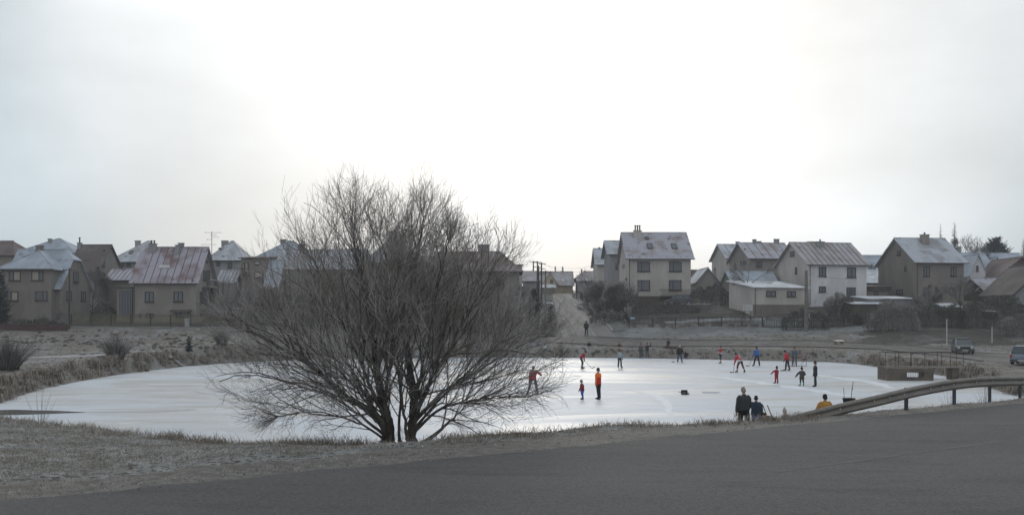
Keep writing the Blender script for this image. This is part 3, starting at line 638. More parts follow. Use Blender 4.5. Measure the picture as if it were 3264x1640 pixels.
# its projecting wing is part of the same building
def wing(h, xl, xr, Y, yeave, ypeak, D, wins):
    X0 = WX(xl, Y); X1 = WX(xr, Y); z0 = h.z0; ze = CH - (yeave - HY) / F * Y - z0; zr = CH - (ypeak - HY) / F * (Y + D * .55) - z0; M = h.Mi
    m = MB(); a = M @ Vector((X0, Y, z0)); b = M @ Vector((X1, Y, z0)); m.box(a.x, a.y, -1.6, b.x, a.y + D, ze - .03); fixn(m.build('wing_wall', h.wall.data.materials[0], h.root))
    o = .5; x0, x1, y0, y1 = a.x - o, b.x + o, a.y - o, h.D / 2 - .1; pk = ((x0 + x1) / 2 + .25, a.y + D * .55, zr); pk2 = (pk[0], y1, zr); el = ze - .2
    r = MB().slab([[(x0, y0, el), (x1, y0, el), pk], [(x1, y0, el), (x1, y1, el), pk2, pk], [(x0, y1, el), (x0, y0, el), pk, pk2]], .15)
    r.tube([(x0, y0, el), pk], .08, 5).tube([(x1, y0, el), pk], .08, 5); rf = fixn(r.build('wing_roof', h.roof.data.materials[0], h.root))
    MB().tube([(x0, y0 - .06, el - .1), (x1, y0 - .06, el - .1)], .075, 6).build('gutter', METAL, rf)
    s0 = h.M.copy(); sw = h.w
    for r_, panes in wins:
        p = Vector((X0, Y, z0)); ym = (r_[1] + r_[3]) / 2
        a_ = h.Mi @ hit(r_[0], ym, p, h.n); b_ = h.Mi @ hit(r_[2], ym, p, h.n); c0 = h.Mi @ hit(r_[0], r_[3], p, h.n); c1 = h.Mi @ hit(r_[0], r_[1], p, h.n)
        m = MB(); y = a_.y; f = .09; mid = a_.x + (b_.x - a_.x) * (.4 if panes[0] is CURT else .64)
        for (xa, xb, za, zb) in ((a_.x, a_.x + f, c0.z, c1.z), (b_.x - f, b_.x, c0.z, c1.z), (a_.x + f, b_.x - f, c1.z - f, c1.z), (a_.x + f, b_.x - f, c0.z, c0.z + f), (mid - .05, mid + .05, c0.z + f, c1.z - f)): m.box(xa, y - .07, za, xb, y + .02, zb)
        w = m.build('window', FRAME_D, h.root)
        MB().box(a_.x + f, y - .02, c0.z + f, mid - .05, y + .01, c1.z - f).build('pane', panes[0], w); MB().box(mid + .05, y - .02, c0.z + f, b_.x - f, y + .01, c1.z - f).build('pane', panes[1], w)
        MB().box(a_.x - .08, y - .15, c0.z - .07, b_.x + .08, y + .01, c0.z - .003).build('sill', FRAME_D, w)
wing(h, 7, 163, 126.8, 851, 797, 5.2, [((29, 863, 66, 894), (CURT, BLIND)), ((101, 863, 138, 894), (BLIND, CURT)), ((22, 928, 58, 958), (CURT, BLIND)), ((113, 927, 151, 957), (GLASS, CURT))])
h = House('house', 'pale house with red-brown frosted metal roof, balcony and skylight behind the wire garden fence', 425, 625, 128, 1014, 891, 787.5, 8.2, wall=W_DBEIGE, roof=R_RED, jl=.9, jf=.82, o=.4, og=.45, seam=.82)
h.win(462, 929, 490, 962, pane=CURT); h.win(554, 929, 583, 961, pane=CURT); h.win(637, 930, 648, 963, 'R'); h.win(669, 931, 680, 962, 'R')
h.win(648, 862, 656, 893, 'R'); h.win(659, 862, 668, 908, 'R', door=True); h.win(655, 829, 661, 839, 'R', mull=(), sill=False)
lo, hi, z0, z1 = h.rect(644, 892, 689, 917, 'R'); h.railing(lo + .1, hi - .2, h.rect(644, 892, 667, 916, 'R')[2], 1.0, side='R', n=7)
h.chim(477, 498, 778, h.D / 2 - .5, 2); h.chim(561, 571, 782, h.D / 2 - .8, 0); h.chim(570, 585, 776, h.D / 2 + .2, 0)
h.sky(508, 847, 541, 855, pane=FRAME_W, frame=FRAME_W); h.pipe(.15)
h.win(442, 1000, 451, 1012, mull=(), sill=False); h.win(465, 998, 490, 1013, mull=(.5,), sill=False); h.win(638, 997, 645, 1006, 'R', mull=(), sill=False); h.win(669, 997, 676, 1006, 'R', mull=(), sill=False)
lo, hi, z0, z1 = h.rect(548, 987, 611, 992, 'F'); fixn(MB().slab([[(lo, -1.2, z0), (hi, -1.2, z0), (hi, 0.02, z1 + .05), (lo, .02, z1 + .05)]], .1).build('porch_roof', R_DARK, h.root))
h.win(560, 994, 603, 1014, mull=(.4,), door=True, pane=GLASS)
h = House('greenhouse', 'glazed garden porch with flat roof beside the red-roofed house', 373, 421, 129, 1012, 913, 911, 4, kind='mono', wall=W_BROWN, roof=R_DARK, o=.2, cat='greenhouse', group=None)
h.win(381, 926, 417, 1006, mull=(.25, .5, .75), frame=METAL, pane=CURT, fw=.05)
h = House('house', 'hip-roofed slate house rising behind the far left brown house', 55, 235, 165, 960, 802, 760.5, 10, kind='hip', wall=W_GREY, roof=R_BLUE, ridge_len=.6); h.chim(155, 164, 762, 3.5)
h = House('house', 'low house with a maroon roof cut off by the left picture edge', -60, 40, 150, 990, 808, 768, 9, kind='hip', wall=W_BROWN, roof=R_MAROON, ridge_len=2, hipf=.34)
h = House('house', 'steep house with dark brown tiled roof and tall chimney beside the far left house', 216, 310, 150, 990, 858, 780, 8.5, wall=W_DBEIGE, roof=R_BROWN, o=.4, og=.35, tile=True, rot=-3)
h.win(325, 829, 334, 850, 'R'); h.win(328, 793, 333, 801, 'R', mull=(), sill=False); h.chim(249, 259, 775, h.D / 2 - .4, 1, poth=.9)
h = House('house', 'pale blue-grey house with white frosted hip roof left of the red metal roof', 352, 505, 172, 960, 828, 768, 10, kind='hip', wall=W_BLUE, roof=R_FROST, ridge_len=.5, hipf=.58); h.chim(432, 447, 768, 4.4)
h.win(382, 839, 396, 848, mull=(.5,)); h.win(402, 839, 416, 848); h.sky(412, 800, 424, 809)
h = House('shed', 'small shed with rusty frosted metal roof before the steep brown house', 335, 408, 142, 985, 889, 858, 6, wall=W_STONE, roof=R_LILAC, cat='shed', group=None, o=.25, seam=.6)
h = House('house', 'blue-grey house with frosted hip roof right of the red metal roof', 664, 774, 165, 970, 823, 768, 9, kind='hip', wall=W_BLUE, roof=R_FROST, ridge_len=.4, hipf=.48); h.chim(707, 727, 768, 3.8)
h.win(690, 835, 701, 846, mull=()); h.win(726, 836, 740, 854, mull=(.5,), pane=GLASS); h.sky(697, 791, 706, 796)
h = House('shed', 'shed with pale sloping metal roof right behind the balcony house', 690, 748, 146, 975, 897, 860, 6, wall=W_GREY, roof=R_FROST, cat='shed', group=None, o=.2, seam=.5)
h = House('house', 'flat-roofed brown block with balcony between two frosted roofs', 768, 850, 148, 985, 820, 817, 7, kind='mono', wall=W_BROWN, roof=R_DARK, o=.35)
h.win(811, 833, 829, 843, mull=(), pane=FRAME_W); h.win(811, 865, 829, 885, mull=(), pane=BLIND); h.win(780, 836, 792, 870, door=True, mull=(), pane=BLIND); h.win(771, 838, 779, 856, mull=(), pane=BLIND)
lo, hi, z0, z1 = h.rect(757, 857, 795, 874, 'F'); h.railing(max(lo, .02), hi, z0, .9, h=.9, n=9)
h = House('house', 'large house with frosted roof mostly behind the left of the bare tree', 880, 1150, 150, 1000, 852, 795, 10, wall=W_BROWN, roof=R_FROST, o=.4, tile=True)
h.win(910, 872, 935, 900); h.win(1000, 872, 1025, 900); h.win(915, 940, 940, 965); h.chim(950, 972, 779)
h = House('house', 'hip-roofed house with wide chimney behind the tree left side', 800, 1010, 172, 980, 826, 768, 11, kind='hip', wall=W_GREY, roof=R_BLUE, ridge_len=1, hipf=.5); h.chim(895, 911, 764, 5)
h = House('annexe', 'annexe with steep bluish frosted roof beside the brown block', 846, 884, 146, 990, 908, 828, 7, wall=W_DBEIGE, roof=R_BLUE, cat='annexe', group=None, o=.3)
h = House('house', 'tall pyramid-roofed house hidden behind the middle of the bare tree', 1165, 1345, 165, 980, 830, 752, 11, kind='hip', wall=W_DBEIGE, roof=R_FROST, ridge_len=.6, hipf=.45); h.chim(1238, 1262, 738, 5); h.win(1200, 850, 1225, 880); h.win(1280, 850, 1305, 880)
h = House('house', 'long brown house with frosted tile roof behind the right half of the willow', 1360, 1655, 136, 1022, 857, 802, 9, kind='hip', wall=W_BROWN, roof=R_TILE, ridge_len=8.6, hipf=.44, o=.5, tile=True)
h.win(1573, 874, 1607, 906, mull=(.33, .66), pane=CURT); h.win(1420, 880, 1450, 910); h.win(1480, 940, 1510, 975); h.win(1560, 945, 1590, 975); h.chim(1524, 1560, 781, h.D / 2 + .3)
# --- end of the street
h = House('house', 'yellowish gabled house with two bright skylights closing the top of the street', 1722, 1826, 236, 946, 906, 865, 11, wall=W_YEL, roof=R_MOSS, o=.4)
h.sky(1790, 888, 1799, 897, pane=FRAME_W, frame=FRAME_W); h.sky(1781, 868, 1786, 871, pane=FRAME_W, frame=FRAME_W); h.chim(1768, 1772, 855, None, 1); h.chim(1791, 1796, 855, None, 1)
g2 = House('gable_wing', 'pale yellow gabled house front above a lean-to at the street end', 1728, 1778, 228, 946, 902, 867, 6, kind='gy', wall=W_YEL, roof=R_MOSS, o=.3, group=None); g2.win(1753, 890, 1763, 901)
g3 = House('annexe', 'low lean-to with frosted roof under the yellow gable', 1726, 1768, 224, 946, 914, 905, 4, kind='mono', wall=W_STONE, roof=R_SNOW, o=.3, cat='annexe', group=None)
h = House('house', 'grey-roofed house right of the street top, behind a small bare tree', 1843, 1912, 232, 944, 892, 864, 10, wall=W_GREY, roof=R_MOSS, jl=2, jf=.3); h.chim(1852, 1856, 858)
h = House('house', 'grey roofed house peeping over the hedge left of the street', 1668, 1722, 190, 968, 893, 864, 9, wall=W_GREY, roof=R_MOSS, o=.3)
h = House('outhouse', 'small flat-topped outhouse behind the tiled roof end', 1648, 1664, 150, 990, 843, 841, 3, kind='mono', wall=W_BEIGE, roof=R_DARK, o=.2, cat='outhouse', group=None)
# --- right of the street
h = House('house', 'narrow house with pale seamed metal roof, leftmost of the row right of the street', 1904, 1945, 196, 960, 838, 791.5, 10, wall=W_BEIGE, roof=R_FROST, o=.5, seam=2.2)
h.chim(1902 + 6, 1912, 789, None)
h = House('house', 'house with small frosted roof tucked between the seamed roof and the tall beige house', 1944, 1985, 176, 960, 805, 767, 11, wall=W_GREY, roof=R_FROST, o=.6, tile=True); h.win(1962, 836, 1970, 858)
h = House('house', 'tall beige house with frosted roof, two skylights and four brown windows, right of the street', 2004, 2202, 150, 977, 817, 741, 13, wall=W_BEIGE, roof=R_LILAC, o=.55, og=.5, tile=True)
for r_ in ((2032, 833, 2072, 865), (2133, 833, 2173, 865), (2032, 892, 2072, 925), (2132, 892, 2172, 925)): h.win(*r_, mull=(.33,), fw=.11, pane=CURT)
h.sky(2063, 777, 2080, 793, pane=GLASS); h.sky(2140, 778, 2158, 794, pane=GLASS); h.sky(2056, 756, 2068, 763, pane=GLASS)
h.chim(2020, 2044, 736, h.D / 2 - .8, 3, m=W_BEIGE, dep=.9, poth=.9); h.pipe(.1, bot=1.4); h.win(1985, 842, 1991, 853, 'L', mull=(), sill=False)
lo, hi, z0, z1 = h.rect(2104, 923, 2203, 943, 'F'); h.railing(lo, hi, z0, 1.3, h=.95, m=W_DARK, n=34)
h.trim('plinth', W_DARK, -.02, -.06, -1.6, h.w + .02, 0.0, h.rect(2010, 943, 2200, 977, 'F')[3])
for i in range(9):
    x = .6 + i * (h.w - 1.2) / 8; z = h.ze - .25 * h.sl + .02; MB().tube([(x, -.25, z), (x, -.25, z + .16)], .035, 4).build('snow_guard', METAL, h.roof)
h = House('house', 'low beige gabled house between the tall beige house and the far pair', 2221, 2292, 168, 960, 893, 856, 9, kind='gy', wall=W_DBEIGE, roof=R_FROST, o=.35); h.chim(2276, 2281, 862, 2, 1)
h = House('house', 'dark-roofed house half hidden at the side of the tall beige house', 2195, 2232, 185, 955, 880, 860, 7, wall=W_BROWN, roof=R_DARK, o=.3)
h = House('house', 'beige house with pale seamed roof, left of the far pair', 2318, 2372, 186, 950, 818, 778, 10, wall=W_BEIGE, roof=R_FROST, o=.5, seam=1.3, rot=5); h.chim(2346, 2355, 771)
for r_ in ((2317, 831, 2320, 842), (2325, 831, 2328, 842)): h.win(*r_, side='L', mull=(), sill=False)
h = House('house', 'beige house with frosted seamed roof and two chimneys behind the white house', 2392, 2530, 165, 960, 818, 773, 10, wall=W_DBEIGE, roof=R_LILAC, o=.5, seam=1.25, rot=7); h.chim(2400, 2409, 764); h.chim(2411, 2425, 770, 6); h.chim(2468, 2482, 763)
h.win(2411, 832, 2428, 850); h.win(2372, 791, 2376, 800, 'L', mull=(), sill=False)
for r_ in ((2361, 832, 2364, 846), (2369, 831, 2372, 843), (2375, 831, 2378, 843)): h.win(*r_, side='L', mull=(), sill=False)
h = House('house', 'white-fronted house with pale seamed metal roof and beige side gable, right of centre', 2578, 2762, 140, 972, 836, 772, 10, wall=W_WHITE, roof=R_MOSS, o=.45, og=.5, seam=.78, rot=11)
h.wall.data.materials.append(W_BEIGE)
for p in h.wall.data.polygons:
    if abs(p.normal.x) > .9: p.material_index = 1
h.win(2610, 850, 2633, 881); h.win(2700, 852, 2728, 884); h.win(2610, 912, 2632, 930); h.win(2698, 915, 2727, 968, door=True, pane=GLASS)
h.win(2520, 801, 2532, 816, 'L', mull=()); h.win(2535, 851, 2541, 872, 'L', mull=()); h.chim(2603, 2625, 771, h.D / 2 - .9, 1, m=W_GREY, poth=.4); h.chim(2575, 2596, 771, h.D / 2 + 1.2); h.pipe(.15)
h = House('annexe', 'long low annexe with thin white sloping roof in front of the white house', 2404, 2572, 135, 1000, 913, 895, 7, kind='mono', wall=W_BEIGE, roof=R_SNOW, o=.35, og=.3, cat='annexe', group=None, rot=16, rt=.1)
h.win(2442, 926, 2473, 944); h.win(2508, 927, 2536, 945); h.pipe(.1, bot=0)
lo, hi, z0, z1 = h.rect(2400, 970, 2540, 1000, 'F'); h.trim('stone_plinth', W_STONE, lo, -.06, -1.6, h.w, 0.0, z1)
h = House('outhouse', 'outhouse with wide bluish frosted roof behind the low annexe', 2338, 2480, 146, 985, 904, 864, 7, wall=W_DBEIGE, roof=R_BLUE, o=.3, cat='outhouse', group=None, rot=3)
h = House('house', 'distant house with blue frosted roof and twin skylights between the white and the brown house', 2745, 2850, 190, 950, 858, 813, 11, wall=W_GREY, roof=R_BLUE, o=.4, rot=3); h.sky(2764, 843, 2773, 857, pane=GLASS); h.sky(2776, 843, 2785, 857, pane=GLASS)
h = House('outhouse', 'low building with lilac frosted roof behind the white house corner', 2755, 2825, 172, 950, 897, 862, 8, wall=W_GREY, roof=R_SNOW, o=.4, cat='outhouse', group=None)
h = House('house', 'dull brown house with frosted tile roof and big chimney on the right', 2921, 3072, 140, 972, 829, 758, 11, wall=W_BROWN, roof=R_FROST, o=.5, og=.45, rot=7, tile=True)
for r_ in ((2944, 848, 2963, 880), (3030, 850, 3048, 880), (3027, 915, 3046, 940), (2944, 915, 2963, 938)): h.win(*r_, pane=CURT)
h.win(2860, 799, 2871, 812, 'L'); h.win(2884, 848, 2889, 862, 'L', mull=()); h.win(2858, 922, 2878, 938, 'L'); h.chim(2937, 2957, 749, h.D / 2 - 1.2, 1, m=W_DBEIGE, dep=.9, poth=.4); h.pipe(.1)
h = House('annexe', 'flat-roofed annexe with dark fascia left of the brown house', 2764, 2832, 143, 985, 912, 908, 6, kind='mono', wall=W_BROWN, roof=R_DARK, o=.3, cat='annexe', group=None, rt=.6); h.win(2785, 918, 2800, 940, door=True)
h = House('shed', 'grey shed under a flat snow-white roof in front of the brown house', 2766, 2905, 133, 990, 949, 943, 5, kind='mono', wall=W_GREY, roof=R_SNOW, o=.25, cat='shed', group=None, rot=3, rt=.12)
h = House('carport', 'low dark carport with snowy edge at the foot of the white house', 2722, 2822, 130, 995, 966, 961, 4, kind='mono', wall=W_DARK, roof=R_SNOW, o=.2, cat='carport', group=None, rt=.1)
h = House('house', 'house with white gable and pale blue roof beyond the brown house', 3080, 3166, 165, 950, 872, 806, 10, wall=W_GREY, roof=R_BLUE, o=.9, og=.9); h.win(3105, 895, 3121, 921, pane=GLASS); h.chim(3054, 3061, 788, 7)
h = House('dormer_house', 'white triangular gable front with one narrow window beyond the brown house', 3092, 3143, 162, 950, 866, 812, 6, kind='gy', wall=W_WHITE, roof=R_BLUE, o=.3, group=None); h.win(3111, 846, 3119, 864, mull=(), pane=GLASS)
h = House('house', 'distant wide house with dark bluish roof on the right skyline', 3130, 3290, 205, 940, 862, 806, 12, wall=W_GREY, roof=R_BLUE, o=.4)
h = House('house', 'cream gabled house with paired windows below the right skyline', 3148, 3206, 196, 940, 862, 822, 8, kind='gy', wall=W_YEL, roof=R_BLUE, o=.3); h.win(3168, 836, 3175, 849, mull=()); h.win(3180, 836, 3187, 849, mull=())
h = House('house', 'maroon-brown gabled house at the right edge, behind the lilac roof', 3178, 3330, 158, 960, 878, 824, 9, kind='gy', wall=W_MAR, roof=R_MAROON, o=.5); h.win(3226, 858, 3240, 876)
h = House('outhouse', 'long low building with lilac frosted roof at the right edge', 3150, 3300, 146, 975, 929, 886, 8, wall=W_DARK, roof=R_LILAC, o=.4, cat='outhouse', group=None, rot=6)
h = House('house', 'white house with dark maroon roof edge cut off by the right picture edge', 3236, 3420, 136, 975, 925, 845, 9, kind='gy', wall=W_GREY, roof=R_DARK, o=.6, rt=.4)
h = House('shed', 'small hut with sloping snowy roof in front of the brown house', 3008, 3062, 131, 990, 976, 966, 3, kind='mono', wall=W_DARK, roof=R_SNOW, o=.2, cat='shed', group=None, rt=.08)
h = House('shed', 'tiny hut with a thin snowy roof among the right hedges', 3152, 3180, 130, 1005, 991, 988, 2, kind='mono', wall=W_DARK, roof=R_SNOW, o=.15, cat='shed', group=None, rt=.06)
# ---------------------------------------------------------------- trees and shrubs
M_BARK = mat('bark_dark', (.045, .038, .032), (.075, .068, .06), scale=4, rough=.95, bump=.012, bscale=12, spec=.1, stretch=(1, 1, .3))
M_BRANCH = mat('bark_branch', (.07, .062, .055), (.14, .13, .12), scale=2, rough=.95, spec=.1)
M_TWIG = mat('twig_frosted', (.20, .183, .168), (.36, .35, .34), scale=1.2, lo=.4, hi=.62, rough=.95, spec=.05, island=.5)
M_TWIGD = mat('twig_grey', (.14, .13, .12), (.22, .215, .21), scale=.6, rough=.95, spec=.05, island=.4)
M_EVER = mat('evergreen', (.022, .032, .024), (.05, .062, .05), scale=.8, rough=.9, spec=.1, island=.5)
M_HEDGE = mat('hedge_dark', (.06, .064, .052), (.12, .12, .105), scale=.9, rough=.95, spec=.05, island=.5)
def rot_about(d, ang, az, r):
    d = d.normalized(); a = d.orthogonal().normalized(); b = d.cross(a); return (d * math.cos(ang) + (a * math.cos(az) + b * math.sin(az)) * math.sin(ang)).normalized()
def path(p, d, L_, k, r, wob, up, out=None, ov=0):
    """a wandering branch of k steps"""
    pts = [p.copy()]; d = d.copy()
    for i in range(k):
        d = (d + Vector((r.gauss(0, wob), r.gauss(0, wob), r.gauss(0, wob) + up)) + (out * ov if out is not None else Vector())).normalized(); p = p + d * (L_ / k); pts.append(p.copy())
    return pts, d
def taper(r0, r1, k): return [r0 + (r1 - r0) * i / (k) for i in range(k + 1)]
# --- the big bare willow on the near bank
def willow():
    r = random.Random(42); Yt = 24.0
    def Q(px, py, dy=0.0): return W(px, py, Yt + dy)
    base = Vector((WX(1275, Yt), Yt, H(WX(1275, Yt), Yt) - .12)); root = empty('willow_tree', base, label='large bare many-stemmed willow fanning out from the near bank', cat='tree')
    cen = Q(1235, 1180); rx, ry, rzu, rzd = 4.3, 3.2, 4.3, 1.45
    def env(p):
        q = p - cen; rz = rzu if q.z > 0 else rzd; n_ = .10 * math.sin(q.x * 3.1 + 1) + .07 * math.sin(q.x * 7 + q.z * 4)
        return math.sqrt((q.x / rx) ** 2 + (q.y / ry) ** 2 + (q.z / rz) ** 2) + n_ * .6
    limbs = [  # pixel path with depth shift, base radius
        ([(1236,1412,0),(1238,1350,0),(1222,1290,0),(1206,1200,.1),(1190,1100,.2),(1172,980,.3),(1150,880,.35),(1128,770,.4)], .17),
        ([(1238,1380,0),(1205,1335,-.1),(1150,1290,-.3),(1090,1255,-.5),(1020,1190,-.6),(955,1140,-.7),(880,1098,-.8),(800,1055,-.9),(725,1020,-.9)], .11),
        ([(1236,1370,0),(1190,1300,.4),(1130,1200,.9),(1070,1080,1.2),(1010,960,1.5),(950,870,1.7)], .085),
        ([(1240,1360,0),(1228,1260,-.3),(1245,1150,-.5),(1255,1010,-.6),(1245,870,-.8),(1210,760,-1)], .09),
        ([(1238,1350,0),(1175,1220,-.4),(1120,1090,-.9),(1060,960,-1.2),(1005,840,-1.4)], .075),
        ([(1310,1412,0),(1314,1350,0),(1318,1270,0),(1306,1180,.2),(1298,1080,.3),(1312,950,.4),(1330,820,.5),(1350,700,.6)], .14),
        ([(1318,1360,0),(1350,1260,-.3),(1400,1170,-.5),(1450,1080,-.7),(1500,990,-.9),(1560,880,-1.1)], .085),
        ([(1320,1340,0),(1395,1265,.3),(1470,1215,.4),(1550,1165,.5),(1640,1110,.6),(1720,1075,.6),(1770,1070,.5)], .08),
        ([(1320,1330,0),(1375,1210,.6),(1410,1080,1.0),(1440,950,1.3),(1480,820,1.5),(1500,730,1.6)], .075),
        ([(1318,1380,0),(1390,1310,-.5),(1480,1280,-.8),(1580,1262,-1.0),(1680,1262,-1.1),(1760,1242,-1.1)], .06),
        ([(1316,1340,0),(1340,1200,-.7),(1370,1050,-1.2),(1400,900,-1.6),(1430,770,-1.8)], .07),
        ([(1350,1412,.1),(1395,1375,.1),(1445,1330,.1),(1478,1296,.1)], .065),
        ([(1232,1400,0),(1170,1360,-.6),(1080,1325,-1.0),(980,1312,-1.3),(890,1325,-1.5)], .05),
        ([(1232,1395,0),(1150,1325,.5),(1050,1260,.9),(940,1225,1.2),(840,1200,1.4),(760,1195,1.5),(700,1215,1.5)], .06),
        ([(1275,1410,.2),(1272,1330,.3),(1280,1200,.6),(1275,1060,1.1),(1290,920,1.5),(1285,800,1.8)], .06),
        ([(1300,1400,-.2),(1285,1290,-.6),(1265,1150,-1.3),(1250,1000,-1.9),(1270,860,-2.3)], .06),
        ([(1235,1390,0),(1170,1280,-.9),(1080,1180,-1.7),(970,1090,-2.1),(880,1000,-2.2)], .055),
        ([(1320,1370,0),(1420,1250,-.9),(1520,1160,-1.6),(1600,1090,-1.9)], .055)]
    tr = MB(); br = MB(); tw = []
    def limb_pts(lp):
        P = [Q(*q) for q in lp]; out_ = []
        for i in range(len(P) - 1):
            a = P[max(i - 1, 0)]; b = P[i]; c = P[i + 1]; d = P[min(i + 2, len(P) - 1)]
            for j in range(5):
                t = j / 5; out_.append(.5 * ((2 * b) + (c - a) * t + (2 * a - 5 * b + 4 * c - d) * t * t + (-a + 3 * b - 3 * c + d) * t ** 3) + Vector((r.gauss(0, .012), r.gauss(0, .02), r.gauss(0, .012))))
        out_.append(P[-1]); return out_
    sec = []
    for n_, (lp, r0) in enumerate(limbs):
        r0 *= 1 if n_ in (0, 1, 5, 11) else .72; P = limb_pts(lp); k = len(P) - 1; rad = [max(.012, r0 * (1 - .86 * (i / k) ** .8)) for i in range(k + 1)]
        rad[0] *= 1.35; rad[1] *= 1.12
        (tr if n_ in (0, 5) else br).tube([p - base for p in P], rad, 7)
        for i in range(int(k * .17), k + 1):
            for _ in range(2 if r.random() < .1 else 1):
                d = (P[min(i + 1, k)] - P[max(i - 1, 0)]).normalized(); sec.append((P[i], d, rad[i]))
        for _ in range(6): sec.append((P[-1], (P[-1] - P[-3]).normalized(), rad[-1]))
    ter = []
    for p, d, pr in sec:
        out = (p - cen + Vector((0, 0, 1.5))).normalized(); nd = rot_about(d, r.uniform(.3, .85), r.uniform(0, 6.283), r); nd = (nd + out * .4 + Vector((0, 0, .12 if p.z > cen.z - .3 else -.1))).normalized()
        if nd.y and r.random() < .2: nd.y *= -1
        e0 = env(p)
        if e0 > 1.0: continue
        q = p.copy(); L_ = 0
        while env(q) < r.uniform(.93, 1.02) and L_ < 3.6: q += nd * .15; L_ += .15
        L_ *= r.uniform(.7, 1.04); k = max(3, int(L_ / .22)); rr0 = min(pr * .5, .006 + L_ * .0052)
        P, dd = path(p, nd, L_, k, r, .15, .045 if p.z > cen.z - .4 else .03)
        rad = taper(rr0, .005, k); br.tube([x - base for x in P], rad, 4, False)
        for i in range(1, k + 1):
            for _ in range(2):
                if r.random() < .78: ter.append((P[i], (P[i] - P[i - 1]).normalized(), rad[i]))
    for p, d, pr in ter:
        out = (p - cen).normalized(); nd = (rot_about(d, r.uniform(.4, 1.05), r.uniform(0, 6.283), r) + out * .2 + Vector((0, 0, .22 if p.z > cen.z - .2 else -.02))).normalized()
        if env(p) > 1.02: continue
        L_ = r.uniform(.35, 1.0); k = 3; P, dd = path(p, nd, L_, k, r, .2, .05 if p.z > cen.z - .2 else .03)
        if env(P[-1]) > 1.1: L_ *= .5; P = [p + (x - p) * .5 for x in P]
        tw.append((P, min(pr * .8, .0052)))
        for i in range(1, k + 1):
            for _ in range(2):
                if r.random() < .72:
                    nd2 = (rot_about((P[i] - P[i - 1]).normalized(), r.uniform(.3, .8), r.uniform(0, 6.283), r) + Vector((0, 0, .25 if p.z > cen.z else .05))).normalized(); P2, _d = path(P[i], nd2, r.uniform(.12, .42), 2, r, .12, .06); tw.append((P2, .0032))
    trunk = tr.build('trunk', M_BARK, root, True); br.build('branch', M_BRANCH, root)
    T = MB()
    for P, r0 in tw: T.tube([x - base for x in P], taper(r0, .002, len(P) - 1), 3, False)
    T.build('crown', M_TWIG, root)
    return len(tw)
nt_ = willow()
def bare_tree(name, label, px, Y, hgt, wid, seed, trunk_h=.25, stems=1, dens=1.0, tw=M_TWIGD, cat='tree', group=None, x=None, rad=.10, tr_=.012, base_z=None, depth=None, round_=.55):
    r = random.Random(seed); X = WX(px, Y) if x is None else x; z = H(X, Y) - .1 if base_z is None else base_z
    root = empty(name, (X, Y, z), label=label, cat=cat, group=group); tr = MB(); cr = MB()
    cen = Vector((0, 0, hgt * (trunk_h + (1 - trunk_h) * .45))); rx = wid / 2; rz = hgt - cen.z; rdn = cen.z - hgt * trunk_h * .75
    def env(p): q = p - cen; return math.sqrt((q.x / rx) ** 2 + (q.y / (rx if depth is None else depth)) ** 2 + (q.z / (rz if q.z > 0 else max(rdn, .2))) ** 2) * (1 + .12 * math.sin(q.x * 2.3 + seed) * math.sin(q.z * 2.1 + seed * 2))
    tips = []
    for s in range(stems):
        p = Vector((r.gauss(0, .1 * (stems > 1)), r.gauss(0, .1 * (stems > 1)), 0)); a = r.random() * 6.283; ln = 0 if stems == 1 else r.uniform(.1, .7)
        P, d = path(p, Vector((math.cos(a) * ln, math.sin(a) * ln, 1)).normalized(), hgt * (trunk_h if stems == 1 else trunk_h + .25), 4, r, .05, 0)
        tr.tube(P, taper(rad, rad * .7, 4), 6); tips += [(P[-1], d, rad * .7)] + ([(P[2], d, rad * .5), (P[3], d, rad * .5)] if stems > 1 else [])
    lv = tips; 
    for g_, (num, ang, frac, up) in enumerate(((7, .8, .75, .04), (6, .6, .5, .05), (5, .6, .3, .05), (4, .6, .18, .03))):
        nx_ = []
        for p, d, pr in lv:
            for _ in range(max(1, int(num * (dens if g_ > 0 else 1) + r.random()))):
                nd = rot_about(d, r.uniform(.25, 1.1) * ang * 1.2, r.random() * 6.283, r); nd = (nd + (p - cen).normalized() * .25).normalized()
                q = p.copy(); L_ = 0
                while env(q) < 1 and L_ < hgt: q += nd * .15; L_ += .15
                L_ = max(L_ * r.uniform(.6, 1) * (1 if g_ == 0 else .8), .12); L_ = min(L_, hgt * frac)
                P, dd = path(p, nd, L_, 4 if g_ < 2 else 3, r, .11, up); k = len(P) - 1; ra = max(tr_ * .6, min(pr * .6, tr_ * (4 - g_)))
                (tr if g_ == 0 else cr).tube(P, taper(ra, max(tr_ * .35, ra * .4), k), 4 if g_ < 2 else 3, False)
                if g_ < 3:
                    for i in range(1, k + 1):
                        if r.random() < (.55 if g_ < 2 else .6): nx_.append((P[i], (P[i] - P[i - 1]).normalized(), ra * .7))
        lv = nx_
        if len(lv) > 2400: lv = r.sample(lv, 2400)
    tr.build('trunk', M_BARK, root); cr.build('crown', tw, root); return root
